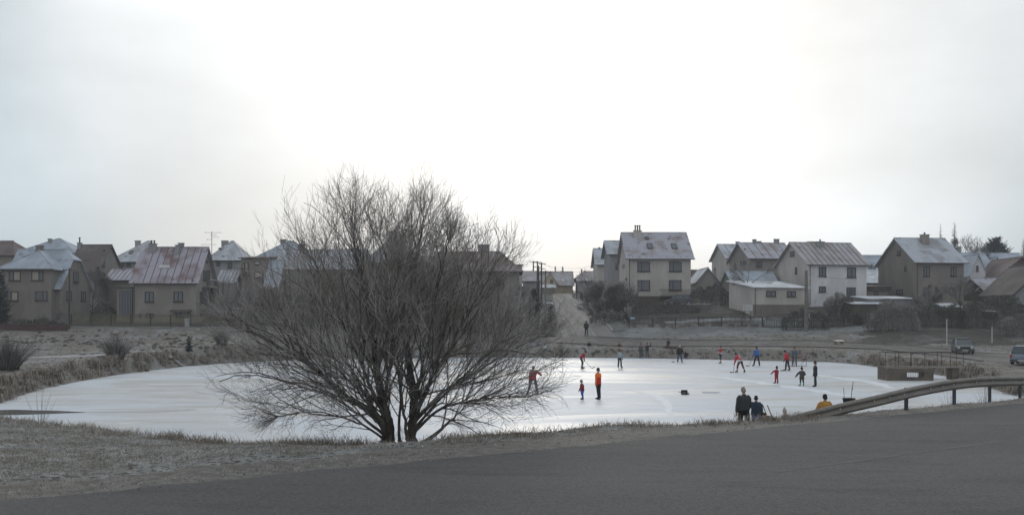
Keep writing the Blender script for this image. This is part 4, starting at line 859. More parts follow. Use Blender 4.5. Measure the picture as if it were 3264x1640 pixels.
def fan_shrub(name, label, px, Y, h, w, n, seed, dense=True, m=None, k=1.0):
    r = random.Random(seed); X = WX(px, Y); root = empty(name, (X, Y, H(X, Y) - .03), label=label, cat='shrub', group='shrubs on the left shore'); a = MB(); b = MB()
    for i in range(n):
        an = r.random() * 6.283; t = r.random() ** .7; ln = t * w / 2 * r.uniform(.75, 1.15); hh = h * r.uniform(.55, 1) * (1 - .25 * t); p0 = Vector((math.cos(an) * .18 * t * w, math.sin(an) * .18 * t * w, 0))
        pts = [p0 + Vector((math.cos(an) * ln * u ** 1.25, math.sin(an) * ln * u ** 1.25, hh * u)) + Vector((r.gauss(0, .02), r.gauss(0, .02), 0)) * u for u in (0, .35, .7, 1)]
        a.tube(pts, [.016 * k, .012 * k, .009 * k, .005 * k], 3, False)
    for i in range(int(n * 2.2) if dense else 0):
        an = r.random() * 6.283; rr_ = r.random() ** .5 * w * .22; p0 = Vector((math.cos(an) * rr_, math.sin(an) * rr_, 0)); hh = h * r.uniform(.15, .5)
        b.tube([p0, p0 + Vector((math.cos(an) * .12 + r.gauss(0, .05), math.sin(an) * .12, hh))], [.02, .008], 3, False)
    a.build('shoots', m or M_TWIGD, root)
    if dense: b.build('undergrowth', M_BARK, root)
fan_shrub('osier_shrub', 'broom-shaped leafless osier standing on the shore left of the sapling', 371, 83, 2.4, 2.6, 420, 1)
fan_shrub('osier_shrub', 'wide leafless osier clump cut by the left picture edge', 22, 68, 2.7, 3.4, 520, 2)
fan_shrub('osier_shrub', 'small leafless osier near the left branches of the big bare tree', 706, 102, 2.1, 2.0, 260, 3)
fan_shrub('osier_shrub', 'sparse thin shoots rising from the near bank before the open water', 128, 35.5, 1.5, 1.3, 16, 4, False, None, .4)
fan_shrub('osier_shrub', 'leaning twiggy clump at the left edge above the open water', -12, 43, 1.3, 2.3, 120, 5, False, M_TWIG, .45)
fan_shrub('osier_shrub', 'thin dead stalks behind the guardrail posts', 3024, 34, .9, .5, 12, 6, False, None, .4)
fan_shrub('osier_shrub', 'faint bush of thin stalks by the right guardrail post', 3140, 36, 1.0, .7, 18, 7, False, None, .4)
bare_tree('sapling', 'thin bare sapling between the osier and the little conifer', 472, 87.5, 1.6, .7, 5, trunk_h=.3, dens=.25, cat='sapling', rad=.02, tr_=.006)
for k, (px, Y, h_, sp) in enumerate(((418, 36.5, .62, 5),)):
    r = random.Random(9); X = WX(px, Y); root = None
    b = MB()
    for i in range(14):
        x = r.gauss(0, .28); hh = r.uniform(.35, .8); b.tube([(x, r.gauss(0, .2), 0), (x + r.gauss(0, .04), 0, hh)], [.006, .004], 3, False)
        for j in range(4): z = hh * (1 - j * .12); b.tube([(x, 0, z), (x + r.gauss(0, .03), r.gauss(0, .02), z + .03)], [.012, .006], 3, False)
    o = b.build('dry_weeds', M_TWIGD, None, loc=(X, Y, H(X, Y))); tag(o, 'dry brown seed stalks on the crest of the left near bank', 'weeds')
# --- conifers
def conifer(name, label, px, Y, h, w, seed, group=None, base_z=None, m=M_EVER, tiers=None, gap=.25, stubby=False, th=.06):
    r = random.Random(seed); X = WX(px, Y); root = empty(name, (X, Y, (H(X, Y) if base_z is None else base_z)), label=label, cat='tree', group=group); tr = MB(); cr = MB()
    tr.tube([(0, 0, -.3), (0, 0, h * .5), (0, 0, h * .98)], [w * .04 + .03, w * .025 + .02, .01], 6); tiers = tiers or int(h / .33) + 4
    for i in range(tiers):
        f_ = (i + .3) / tiers; z = h * (th + (1 - th) * f_); rr_ = w / 2 * (1 - f_) ** (.75 if not stubby else .45) * r.uniform(.75, 1.15) + .05; nb = max(5, int(9 + rr_ * 3))
        for k in range(nb):
            if r.random() < gap * .5: continue
            a = r.random() * 6.283; L_ = rr_ * r.uniform(.6, 1.1); d = Vector((math.cos(a), math.sin(a), r.uniform(-.25, .25 if not stubby else 1.0))); p0 = Vector((0, 0, z)); n2 = max(4, int(L_ * 9))
            cr.tube([p0, p0 + d * L_], [.02, .006], 3, False)
            for j in range(n2):
                t = .15 + .85 * (j / n2); q = p0 + d * L_ * t; s = L_ * .30 * (1.15 - t) + .07; sd_ = Vector((-d.y, d.x, 0)) * r.choice((-1, 1)); e = q + (sd_ * r.uniform(.6, 1.1) + d * .5 + Vector((0, 0, r.uniform(-.5, .25)))) * s; w_ = Vector((0, 0, s * .3)) + d * s * .15
                cr.add([q - w_ * .5, q + w_ * .5, e], [(0, 1, 2)]); cr.add([q + d * s * .3, q - sd_ * s * .2 - w_, e + d * s * .2], [(0, 1, 2)])
    tr.build('trunk', M_BARK, root); cr.build('crown', m, root); return root
conifer('conifer', 'little dark conifer standing on the left shore', 602, 96.5, 1.6, 1.0, 21, gap=.2, tiers=14)
conifer('conifer', 'dark conifer cut by the left picture edge before the brown house', 6, 124, 7.2, 2.6, 22, stubby=True)
conifer('conifer', 'dense dark evergreen left of the street foot', 1702, 131, 5.6, 3.0, 23, stubby=True, gap=.1, tiers=34)
conifer('conifer', 'round dark evergreen bush below the parked white car', 1757, 138, 2.7, 1.7, 24, stubby=True, gap=.1, tiers=18)
conifer('conifer', 'bluish spruce before the wall of the far seamed-roof house', 2343, 158, 6.0, 2.8, 25)
conifer('conifer', 'tall dark conifer behind the bare tree, rising over the pyramid roof', 1262, 148, 13.5, 4.2, 26, group='conifers behind the bare tree', stubby=True, m=M_HEDGE)
conifer('conifer', 'shorter dark conifer behind the left half of the bare tree', 1068, 160, 11.0, 4.0, 27, group='conifers behind the bare tree', stubby=True, m=M_HEDGE)
conifer('pine_tree', 'dark spreading pine on the right skyline', 3172, 215, 11.8, 8.5, 28, gap=.6, stubby=True, th=.35)
conifer('pine_tree', 'small dark conifer top beside the spreading pine on the right skyline', 3214, 222, 9.2, 3.4, 29)
SKYL = 'bare trees on the right skyline'
bare_tree('bare_tree', 'round bare tree between the brown house and the skyline pine', 3090, 200, 12.5, 7.5, 31, trunk_h=.35, dens=.8, group=SKYL, rad=.2, tr_=.035)
conifer('larch_tree', 'thin pale larch over the right end of the brown house roof', 3042, 210, 15.2, 5.0, 32, gap=.9, group=SKYL, m=M_TWIGD)
conifer('larch_tree', 'tip of a larch just right of the brown house chimney', 2998, 215, 15.0, 3.6, 33, gap=.9, group=SKYL, m=M_TWIGD)
conifer('larch_tree', 'faint larch at the far right picture edge', 3262, 230, 12.5, 4.5, 34, gap=.9, group=SKYL, m=M_TWIGD)
# --- bare garden trees and bushes
GT = 'bare garden trees among the houses'
bare_tree('garden_tree', 'big round bare tree left of the tall beige house', 1925, 140, 6.1, 8.0, 41, trunk_h=.10, dens=1.5, group=GT, tr_=.022, rad=.12)
bare_tree('garden_tree', 'thin upright bare tree before the corner of the tall beige house', 1998, 137, 5.6, 3.6, 42, trunk_h=.3, dens=.7, group=GT, tr_=.016, rad=.07)
bare_tree('garden_tree', 'spreading bare tree in front of the bluish outhouse roof', 2395, 141, 6.2, 7.0, 43, trunk_h=.55, dens=.45, group=GT, tr_=.018, rad=.1)
bare_tree('garden_tree', 'bare tree behind the dark steep house and the brown end house', 296, 139, 7.0, 5.6, 44, trunk_h=.2, dens=.9, group=GT, tr_=.018)
bare_tree('garden_tree', 'low bare tree before the far left brown house', 170, 121, 3.0, 3.4, 45, trunk_h=.2, dens=.5, group=GT, tr_=.014, rad=.05)
bare_tree('garden_tree', 'small bare tree at the top of the street', 1872, 200, 6.2, 5.4, 46, trunk_h=.45, dens=.35, group=GT, tr_=.03, rad=.12)
bare_tree('garden_tree', 'bare tree before the dull brown house, left of its lower window', 2960, 131, 4.6, 4.0, 47, trunk_h=.3, dens=.7, group=GT, tr_=.016)
bare_tree('garden_tree', 'leaning bare tree at the right corner of the dull brown house', 3062, 130, 6.0, 5.0, 48, trunk_h=.35, dens=.55, group=GT, tr_=.02, rad=.1)
bare_tree('garden_tree', 'thin bare shrub before the white wall', 2675, 133, 3.6, 4.0, 49, trunk_h=.1, stems=4, dens=.35, group=GT, tr_=.014, rad=.04)
bare_tree('garden_tree', 'bushy bare tree right of the balcony house', 745, 133, 6.0, 5.5, 50, trunk_h=.15, dens=.9, group=GT, tr_=.02)
bare_tree('garden_tree', 'bare shrubby tree behind the left edge of the big tree', 840, 131, 4.8, 5.5, 51, trunk_h=.1, stems=4, dens=.9, group=GT, tr_=.02, rad=.06)
bare_tree('garden_tree', 'grey bare tree beside the evergreen at the street foot', 1655, 129, 6.6, 4.4, 52, trunk_h=.2, dens=1, group=GT, tr_=.02)
bare_tree('garden_tree', 'bare tree behind the big willow, before the long tiled house', 1540, 129, 5.0, 6.0, 53, trunk_h=.15, stems=3, dens=.9, group=GT, tr_=.02, rad=.06)
bare_tree('garden_tree', 'bare shrubs behind the middle of the big willow', 1180, 130, 5.0, 7.5, 54, trunk_h=.1, stems=5, dens=.9, group=GT, tr_=.02, rad=.06)
bare_tree('garden_tree', 'bare shrubs behind the left middle of the big willow', 1000, 130, 4.4, 7.0, 55, trunk_h=.1, stems=5, dens=.9, group=GT, tr_=.02, rad=.06)
def hedge(label, px0, px1, Y, h, seed, m=M_HEDGE, dens=1.0, dy=.9, name='hedge', round_=.5, cat='hedge', gaps=.0):
    """shrub mass of many leaf-sized faces and twigs over stems, its top uneven"""
    r = random.Random(seed); xa, xb = WX(px0, Y), WX(px1, Y); xm = (xa + xb) / 2; z0 = H(xm, Y) - .1; root = empty(name, (xm, Y, z0), label=label, cat=cat, group='hedges and bushes in front of the houses'); L_ = (xb - xa)
    b = MB(); s_ = MB(); n = int(L_ * h * 330 * dens); ph = [r.uniform(0, 6.28) for _ in range(4)]
    for i in range(n):
        u = r.uniform(-1, 1); top = h * (1 - .55 * abs(u) ** 3 * round_ * 2) * (.86 + .09 * math.sin(u * L_ * 1.1 + ph[0]) + .07 * math.sin(u * L_ * 2.7 + ph[1])); v = r.random() ** .55; y = r.uniform(-1, 1) * dy * (1 - .35 * v); x = u * L_ / 2; z = v * top
        d = Vector((r.gauss(0, 1), r.gauss(0, 1), abs(r.gauss(0, 1)) + .3)).normalized(); s = r.uniform(.07, .22) * (1.5 if v > .9 else 1); q = d.orthogonal().normalized() * s * .22; p = Vector((x, y, z))
        b.add([p - q, p + q, p + d * s], [(0, 1, 2)])
    for i in range(int(L_ * 7)):
        x = r.uniform(-.5, .5) * L_; s_.tube([(x, 0, 0), (x + r.gauss(0, .3), r.gauss(0, .3), h * r.uniform(.4, .8))], [.02, .008], 3, False)
    s_.build('stems', M_BARK, root); b.build('foliage', m, root)
hedge('dark rounded bush right of the concrete pole', 2492, 2640, 128, 2.8, 61, round_=.45)
hedge('low dark hedge along the foot of the white house', 2620, 2775, 129.5, 1.9, 62)
hedge('broad brownish bush in front of the grey shed', 2762, 2925, 124, 4.0, 63, m=M_TWIGD, round_=.6, dy=1.6, dens=1.3)
hedge('dark bushes below the dull brown house', 2900, 3080, 126.5, 3.2, 64, dy=1.3)
hedge('dense dark thicket at the right picture edge', 3060, 3290, 125, 4.3, 65, dy=1.5, dens=1.2)
hedge('second brownish thicket at the far right', 3180, 3330, 119, 2.9, 66, m=M_TWIGD, dy=1.2)
hedge('tall dark hedge beside the tall beige house', 2196, 2345, 145, 3.4, 67)
hedge('dark undergrowth below the plinth of the tall beige house', 2015, 2230, 139, 1.7, 68)
hedge('scrub between the pavement and the street garden', 1880, 2015, 136.5, 1.8, 69, m=M_TWIGD)
hedge('dark hedge behind the red fence at the far left', 12, 215, 120.8, 1.5, 70)
hedge('dark shrubbery between the brown house and the glazed porch', 290, 372, 131, 2.6, 71)
hedge('scrub hedge right of the wire fence', 700, 890, 127.5, 2.6, 72, m=M_TWIGD, dens=1.1)
hedge('scrub hedge behind the left half of the big willow', 885, 1150, 127, 2.8, 73, m=M_TWIGD, dens=1.0)
hedge('scrub hedge behind the middle of the big willow', 1150, 1420, 127, 2.9, 74, m=M_TWIGD, dens=1.0)
hedge('scrub hedge below the long tiled house', 1420, 1668, 127, 3.2, 75, m=M_TWIGD, dens=1.1)
hedge('dark hedge lining the left side of the street', 1672, 1745, 127.5, 2.6, 76, dy=1.2)
# ---------------------------------------------------------------- people
SKIN = mat('skin', (.45, .27, .2), (.40, .22, .16), scale=6, rough=.6); SHOE = cloth((.02, .02, .022)); HAIR = cloth((.04, .03, .025)); STEEL = plain('skate_steel', (.45, .45, .46), .35, .5, .8); EYE = plain('eye', (.02, .015, .01), .3)
def skin_mesh(name, nodes, edges, m, parent, sub=1, root=0):
    """one continuous surface grown round a jointed skeleton: nodes = (point, rx, ry)"""
    me = bpy.data.meshes.new(name); me.from_pydata([tuple(n[0]) for n in nodes], edges, []); me.materials.append(m)
    o = bpy.data.objects.new(name, me); C.objects.link(o); o.modifiers.new('skin', 'SKIN').use_smooth_shade = True
    for i, v in enumerate(me.skin_vertices[0].data): v.radius = (nodes[i][1], nodes[i][2]); v.use_root = (i == root)
    if sub: s = o.modifiers.new('sub', 'SUBSURF'); s.levels = sub; s.render_levels = sub
    dg = bpy.context.evaluated_depsgraph_get(); nm = bpy.data.meshes.new_from_object(o.evaluated_get(dg)); o.modifiers.clear(); o.data = nm; bpy.data.meshes.remove(me); nm.name = name
    if not nm.materials: nm.materials.append(m)
    if parent: o.parent = parent
    return o
def head_part(b, c, fw, up, s):
    """head with brow, nose, chin and ears; returns vertices added to MB b"""
    rt = fw.cross(up).normalized(); R_, Q = 9, 12; base = len(b.v); vs = []
    for i in range(R_ + 1):
        ph = math.pi * i / R_; z = math.cos(ph)
        for j in range(Q):
            a = 2 * math.pi * j / Q; x = math.sin(ph) * math.cos(a); y = math.sin(ph) * math.sin(a)     # x forward, y sideways
            k = 1.0 - .28 * max(0, -z) ** 1.5; fx = x * .098 * (1 + .05 * (z > 0)) ; fy = y * .076 * k; fz = z * .115
            if x > .9 and abs(z + .1) < .25: fx += .022                       # nose
            if x > .6 and abs(z - .12) < .2 and abs(y) > .3: fx -= .008       # eye sockets
            if x > .7 and z < -.62: fx += .01                                 # chin
            vs.append(c + (fw * fx + rt * fy + up * fz) * s)
    fs = [(i * Q + j, i * Q + (j + 1) % Q, (i + 1) * Q + (j + 1) % Q, (i + 1) * Q + j) for i in range(R_) for j in range(Q)]
    b.add(vs, fs)
    for sd in (-1, 1): e = c + (rt * sd * .078 + up * -.01) * s; b.add([e + (fw * a + up * q + rt * sd * w) * s for a, q, w in ((-.015, -.03, 0), (.015, -.02, 0), (.018, .02, .004), (-.018, .03, .014), (-.02, 0, .018))], [(0, 1, 2, 3, 4), (0, 4, 3)])
def hand_part(b, w, d, side, s, curl=.6):
    """palm, four bent fingers of unequal length and a thumb; w wrist point, d forearm direction"""
    d = d.normalized(); n = d.orthogonal().normalized(); q = d.cross(n) * side
    p = w + d * .045 * s; b.tube([w, w + d * .05 * s, w + d * .09 * s], [.022 * s, .034 * s, .032 * s], 8)
    for k, L_ in enumerate((.068, .078, .072, .056)):
        o = w + d * .085 * s + q * (k - 1.5) * .018 * s; m1 = o + (d * math.cos(curl * .5) + n * math.sin(curl * .5)) * L_ * .5 * s; m2 = m1 + (d * math.cos(curl * 1.6) + n * math.sin(curl * 1.6)) * L_ * .5 * s; b.tube([o, m1, m2], [.009 * s, .0085 * s, .006 * s], 5)
    o = w + d * .035 * s - q * .028 * s; m1 = o + (d * .6 - q * .7 + n * .2).normalized() * .035 * s; b.tube([o, m1, m1 + (d * .8 + n * .5).normalized() * .03 * s], [.011 * s, .010 * s, .007 * s], 5)
GLOVE = cloth((.02, .02, .022))
def person(label, px, fy, h, yaw=0, Y=None, gz=0.0, top=(.3, .3, .3), legs=(.05, .05, .06), lean=0, side=0, armL=(5, 8, 15), armR=(5, 8, 15), legL=(4, 4, 6), legR=(-4, 4, 6), hat=(.02, .02, .02), hair=None,
           skates=True, bulk=1.0, coat=0.0, stripe=None, head_pitch=0, head_yaw=0, scarf=None, socks=None, gloves=True, sleeves=None, pom=False, hood=False, drop=0.0, beanie=True, number=None, lab_parts=None, shoe=None, group='people on and around the ice'):
    """yaw 0 faces away from the camera, 180 faces it, 90 faces left; arms and legs: (forward, sideways, bend) in degrees"""
    Y = Yice(fy, gz) if Y is None else Y; X = WX(px, Y); s = h / 1.75
    root = empty('person', (X, Y, gz), R(yaw), label=label, cat='person', group=group)
    child = h < 1.4; hs = s * (1.22 if child else 1.0); lr = (.80 if child else 1.0)
    def dirn(f, sd, base=Vector((0, 0, -1)), k=0): f, sd = R(f), R(sd); v = Vector((math.sin(sd), math.sin(f) * math.cos(sd), -math.cos(f) * math.cos(sd))); return v
    TM = Matrix.Rotation(-R(lean), 3, 'X') @ Matrix.Rotation(R(side), 3, 'Y')
    pel = Vector((0, 0, 0)); tor = .50 * s; up = TM @ Vector((0, 0, 1)); fwd = TM @ Vector((0, 1, 0)); J = {}
    chest = pel + up * tor * .62 + fwd * .01; neck = pel + up * tor * 1.03; J['pel'] = pel
    hy = Matrix.Rotation(R(head_yaw), 3, 'Z') @ Matrix.Rotation(-R(head_pitch), 3, 'X'); hup = hy @ up; hfw = hy @ fwd; head = neck + hup * .155 * hs + hfw * .015
    legz = []
    for nm, sg, (f, sd, bd) in (('L', -1, legL), ('R', 1, legR)):
        hip = pel + Vector((sg * .095 * s, 0, -.02 * s)); a = dirn(f, sg * sd); kn = hip + a * .44 * s * lr; c = dirn(f - bd, sg * sd); an = kn + c * .42 * s * lr; toe = an + (Vector((sg * .25, 1, 0)).normalized() * .16 + Vector((0, 0, -.055))) * s; J[nm] = (hip, kn, an, toe); legz.append(an.z)
        sh = neck + TM @ Vector((sg * .172 * s, 0, -.085 * s))
        f, sd, bd = (armL if nm == 'L' else armR); a = TM @ dirn(f, sg * sd); el = sh + a * .29 * s; c = TM @ dirn(f + bd, sg * sd * .4 ); wr = el + c * .25 * s; J['a' + nm] = (sh, el, wr, (wr - el).normalized())
    sole = (.085 + (.05 if skates else .0)) * s; off = Vector((0, 0, -min(legz) + sole - drop))
    def T(v): return v + off
    gl = GLOVE
    # body: one continuous skin from feet to neck, arms from shoulders, then head and hands joined to it
    nodes = [(T(pel), .12 * s, .10 * s), (T(chest), .15 * s, .10 * s), (T(neck - up * .05 * s), .07 * s, .06 * s), (T(neck + hup * .08 * hs), .055 * s, .055 * s)]; edges = [(0, 1), (1, 2), (2, 3)]
    for nm in 'LR':
        hip, kn, an, toe = J[nm]; k = len(nodes); nodes += [(T(hip), .085 * s, .085 * s), (T(kn), .055 * s, .055 * s), (T(an), .038 * s, .038 * s), (T(an + (toe - an) * .5 + Vector((0, 0, -.03 * s))), .038 * s, .035 * s), (T(toe), .03 * s, .022 * s)]; edges += [(0, k), (k, k + 1), (k + 1, k + 2), (k + 2, k + 3), (k + 3, k + 4)]
        sh, el, wr, fd = J['a' + nm]; k = len(nodes); nodes += [(T(sh), .055 * s, .055 * s), (T(el), .04 * s, .04 * s), (T(wr), .027 * s, .027 * s)]; edges += [(2, k), (k, k + 1), (k + 1, k + 2)]
    body = skin_mesh('body', nodes, edges, SKIN, root, 1)
    hb = MB(); head_part(hb, T(head), hfw, hup, hs)
    nhead = len(hb.f)
    for nm, sg in (('L', -1), ('R', 1)): sh, el, wr, fd = J['a' + nm]; hand_part(hb, T(wr), fd, sg, s * (1.12 if gloves else 1))
    for sg in (-1, 1): e = T(head) + (hfw * .082 + hfw.cross(hup) * sg * .032 + hup * .012) * hs; hb.add([e + (hfw * a + hfw.cross(hup) * q + hup * w) * hs for a, q, w in ((.006, -.013, 0), (.006, .013, 0), (.009, 0, .008), (.009, 0, -.008))], [(0, 2, 1), (0, 1, 3)])
    bm = bmesh.new(); bm.from_mesh(body.data); n0 = len(bm.faces); tmp = bpy.data.meshes.new('t'); tmp.from_pydata(hb.v, [], hb.f); bm.from_mesh(tmp); bmesh.ops.recalc_face_normals(bm, faces=bm.faces[:]); bm.faces.ensure_lookup_table()
    body.data.materials.append(gl if gloves else SKIN); body.data.materials.append(EYE)
    nb_h = nhead; tot = len(bm.faces)
    for i, f in enumerate(bm.faces):
        f.smooth = True
        if i >= n0 + nb_h: f.material_index = 1
        if i >= tot - 4: f.material_index = 2
    bm.to_mesh(body.data); bm.free(); bpy.data.meshes.remove(tmp)
    # jacket
    jm = cloth(top); c_ = bulk * 1.06; low = coat; rgt = TM @ Vector((1, 0, 0))
    b = MB(); K = 16
    def loft(b, rings):
        vs = [T(c + ax * math.cos(2 * math.pi * q / K) * rx + ay * math.sin(2 * math.pi * q / K) * ry * (1.0 if math.sin(2 * math.pi * q / K) > 0 else .92)) for c, rx, ry, ax, ay in rings for q in range(K)]
        fs = [(i * K + q, i * K + (q + 1) % K, (i + 1) * K + (q + 1) % K, (i + 1) * K + q) for i in range(len(rings) - 1) for q in range(K)] + [tuple(range(K - 1, -1, -1)), tuple((len(rings) - 1) * K + q for q in range(K))]
        b.add(vs, fs)
    wr_ = [1 + .05 * math.sin(px * 1.7 + q * 2.1) for q in range(9)]
    hem = pel - (up * .6 + Vector((0, 0, .4))) * (.06 + low * .30) * s
    loft(b, [(hem + up * .004, .168 * s * c_, .125 * s * c_, rgt, fwd), (hem, .182 * s * c_, .145 * s * c_, rgt, fwd), (pel + up * .03 * s, .178 * s * c_ * wr_[0], .14 * s * c_, rgt, fwd), (pel + up * .12 * s, .165 * s * c_ * wr_[1], .132 * s * c_, rgt, fwd), (pel + up * .22 * s, .182 * s * c_ * wr_[2], .14 * s * c_ * wr_[3], rgt, fwd),
             (pel + up * .32 * s, .198 * s * c_, .145 * s * c_, rgt, fwd), (pel + up * .40 * s, .192 * s * c_, .13 * s * c_, rgt, fwd), (pel + up * .455 * s, .135 * s * c_, .10 * s * c_, rgt, fwd), (pel + up * .49 * s, .078 * s * c_, .078 * s * c_, rgt, fwd), (pel + up * .535 * s, .066 * hs, .068 * hs, rgt, fwd)])
    for nm, sg in (('L', -1), ('R', 1)):
        sh, el, wr, fd = J['a' + nm]; ins = neck + rgt * sg * .06 * s - up * .10 * s
        b.tube([T(ins), T(sh - rgt * sg * .02 * s), T(sh + (el - sh) * .2), T(sh + (el - sh) * .6), T(el), T(el + (wr - el) * .4), T(el + (wr - el) * .85), T(wr)], [v_ * s * c_ for v_ in (.055, .072, .078, .07 * wr_[4], .066, .062 * wr_[5], .052, .05)], 10)
    jk = b.build('jacket', jm, root, True); fixn(jk)
    if sleeves: 
        jk.data.materials.append(cloth(sleeves)); sx = .17 * s * c_
        for p in jk.data.polygons:
            if min((p.center - T(J['aL'][1])).length, (p.center - T(J['aR'][1])).length, (p.center - T(J['aL'][2])).length, (p.center - T(J['aR'][2])).length) < .17 * s: p.material_index = 1
    if stripe:
        jk.data.materials.append(cloth(stripe)); ii = len(jk.data.materials) - 1; zz = T(pel).z + .05 * s
        for p in jk.data.polygons:
            if p.center.z < zz + .05 * s and (p.center - T(pel)).length < .3 * s: p.material_index = ii
    if number:
        b = MB(); o_ = T(chest) - fwd * (.138 * s * c_)
        segs = {'1': 'bc', '2': 'abged', '7': 'abc', '8': 'abcdefg', '0': 'abcdef', '9': 'abcdfg', '6': 'acdefg', '3': 'abgcd'}; gx, gz_ = .07 * s, .11 * s
        for i, ch in enumerate(number):
            cx0 = (i - (len(number) - 1) / 2) * .095 * s
            for sg in segs[ch]:
                x0, z0_, x1, z1_ = {'a': (-.5, 1, .5, 1), 'g': (-.5, 0, .5, 0), 'd': (-.5, -1, .5, -1), 'f': (-.5, 0, -.5, 1), 'b': (.5, 0, .5, 1), 'e': (-.5, -1, -.5, 0), 'c': (.5, -1, .5, 0)}[sg]
                P0 = o_ + Vector((cx0 + x0 * gx, 0, 0)) + up * z0_ * gz_; P1 = o_ + Vector((cx0 + x1 * gx, 0, 0)) + up * z1_ * gz_; b.tube([P0, P1], .012 * s, 4)
        b.build('number', cloth((.7, .7, .7)), jk)
    # trousers
    tb = 1.06 + .25 * (bulk - 1); b = MB(); X_, Y_ = Vector((1, 0, 0)), Vector((0, 1, 0)); hc_ = (J['L'][0] + J['R'][0]) / 2
    loft(b, [(pel + up * .09 * s, .13 * s * tb, .105 * s * tb, rgt, fwd), (pel + up * .02 * s, .15 * s * tb, .118 * s * tb, rgt, fwd), (hc_ - Vector((0, 0, .04 * s)), .155 * s * tb, .12 * s * tb, X_, Y_), (hc_ - Vector((0, 0, .09 * s)), .11 * s * tb, .09 * s * tb, X_, Y_)])
    for nm, sg in (('L', -1), ('R', 1)):
        hip, kn, an, toe = J[nm]; e_ = an + (kn - an) * (.0 if not socks else .62); hp = hip + Vector((0, 0, -.01 * s))
        b.tube([T(hp), T(hp + (kn - hp) * .3), T(hp + (kn - hp) * .7), T(kn), T(kn + (e_ - kn) * .35), T(kn + (e_ - kn) * .8), T(e_)], [v_ * s * tb for v_ in (.088, .094, .08, .072, .073 * wr_[6], .068, .07)], 10)
    tr = b.build('trousers', cloth(legs), root, True); fixn(tr)
    for nm, sg in (('L', -1), ('R', 1)):
        hip, kn, an, toe = J[nm]
        if socks:
            b = MB(); 
            for q in range(3): b.tube([T(an + (kn - an) * (.05 + q * .2)), T(an + (kn - an) * (.05 + q * .2 + .19))], [(.055 + .005 * q) * s, (.06 + .005 * q) * s], 8)
            o = b.build('sock', [cloth(socks[0]), cloth(socks[1])], root, True)
            nf = len(o.data.polygons) // 3
            for i, p in enumerate(o.data.polygons): p.material_index = 1 if i // nf == 1 else 0
        b = MB(); a0 = T(an + (kn - an).normalized() * .09 * s); a1 = T(an); t_ = T(toe); heel = T(an - (toe - an) * .25 + Vector((0, 0, -.045 * s)))
        b.tube([a0, a1 + Vector((0, 0, -.005 * s))], [.055 * s, .056 * s], 8); b.tube([heel, T(an + Vector((0, 0, -.045 * s))), t_ + Vector((0, 0, 0)), t_ + (t_ - heel).normalized() * .05 * s], [.036 * s, .043 * s, .042 * s, .02 * s], 8)
        sh_ = b.build('skate' if skates else 'boot', cloth(shoe) if shoe else SHOE, root, True)
        if skates:
            dv = (t_ - heel).normalized(); dv.z = 0; lo = Vector((heel.x, heel.y, 0)); z0 = min(heel.z, t_.z) - .045 * s; b = MB(); n_ = Vector((-dv.y, dv.x, 0)) * .004
            L_ = .29 * s; p0 = lo - dv * .03 * s; p1 = lo + dv * L_; b.add([p0 - n_ + Vector((0, 0, z0 - .05 * s)), p1 - n_ + Vector((0, 0, z0 - .045 * s)), p1 - n_ + Vector((0, 0, z0 + .015)), p0 - n_ + Vector((0, 0, z0 + .015)), p0 + n_ + Vector((0, 0, z0 - .05 * s)), p1 + n_ + Vector((0, 0, z0 - .045 * s)), p1 + n_ + Vector((0, 0, z0 + .015)), p0 + n_ + Vector((0, 0, z0 + .015))], [(0, 1, 2, 3), (7, 6, 5, 4), (0, 4, 5, 1), (3, 2, 6, 7), (0, 3, 7, 4), (1, 5, 6, 2)]); b.build('blade', STEEL, sh_)
    # hat or hair
    b = MB(); rt_ = hfw.cross(hup).normalized(); c0 = T(head); hc = hat if hat else hair
    prof = [(0, .132), (.045, .126), (.078, .098), (.094, .055), (.098, .015), (.096, -.01)] if hat else [(0, .126), (.04, .12), (.07, .095), (.086, .055), (.088, .02), (.07, -.03)]
    if hood: prof = [(0, .145), (.06, .135), (.095, .1), (.112, .04), (.108, -.05), (.09, -.12), (.10, -.16)]
    vs = []; n = 12
    for r_, z in prof:
        for j in range(n):
            a = 2 * math.pi * j / n; fx = math.cos(a); zz = z - (.035 * (1 - fx) if z < .06 else 0); 
            if hood and fx > .3 and z < .06: r2 = r_ * .80
            else: r2 = r_
            vs.append(c0 + (hfw * (fx * r2 * 1.12 - .006) + rt_ * math.sin(a) * r2 * .92 + hup * zz) * hs)
    b.add(vs, [(i * n + j, i * n + (j + 1) % n, (i + 1) * n + (j + 1) % n, (i + 1) * n + j) for i in range(len(prof) - 1) for j in range(n)])
    if pom: b.tube([c0 + hup * (.12) * hs, c0 + (hup * .16 - hfw * .02) * hs, c0 + (hup * .19 - hfw * .03) * hs], [.05 * hs, .035 * hs, .012 * hs], 8)
    fixn(b.build('hood' if hood else ('hat' if hat else 'hair'), cloth(hc), root, True))
    if scarf: b = MB(); b.tube([T(neck - up * .01 * s), T(neck + up * .05 * s)], .075 * s, 10); b.build('scarf', cloth(scarf), root, True)
    return dict(root=root, W=lambda k: root.matrix_basis @ T(J['a' + k][2] + J['a' + k][3] * .05 * s), X=X, Y=Y)
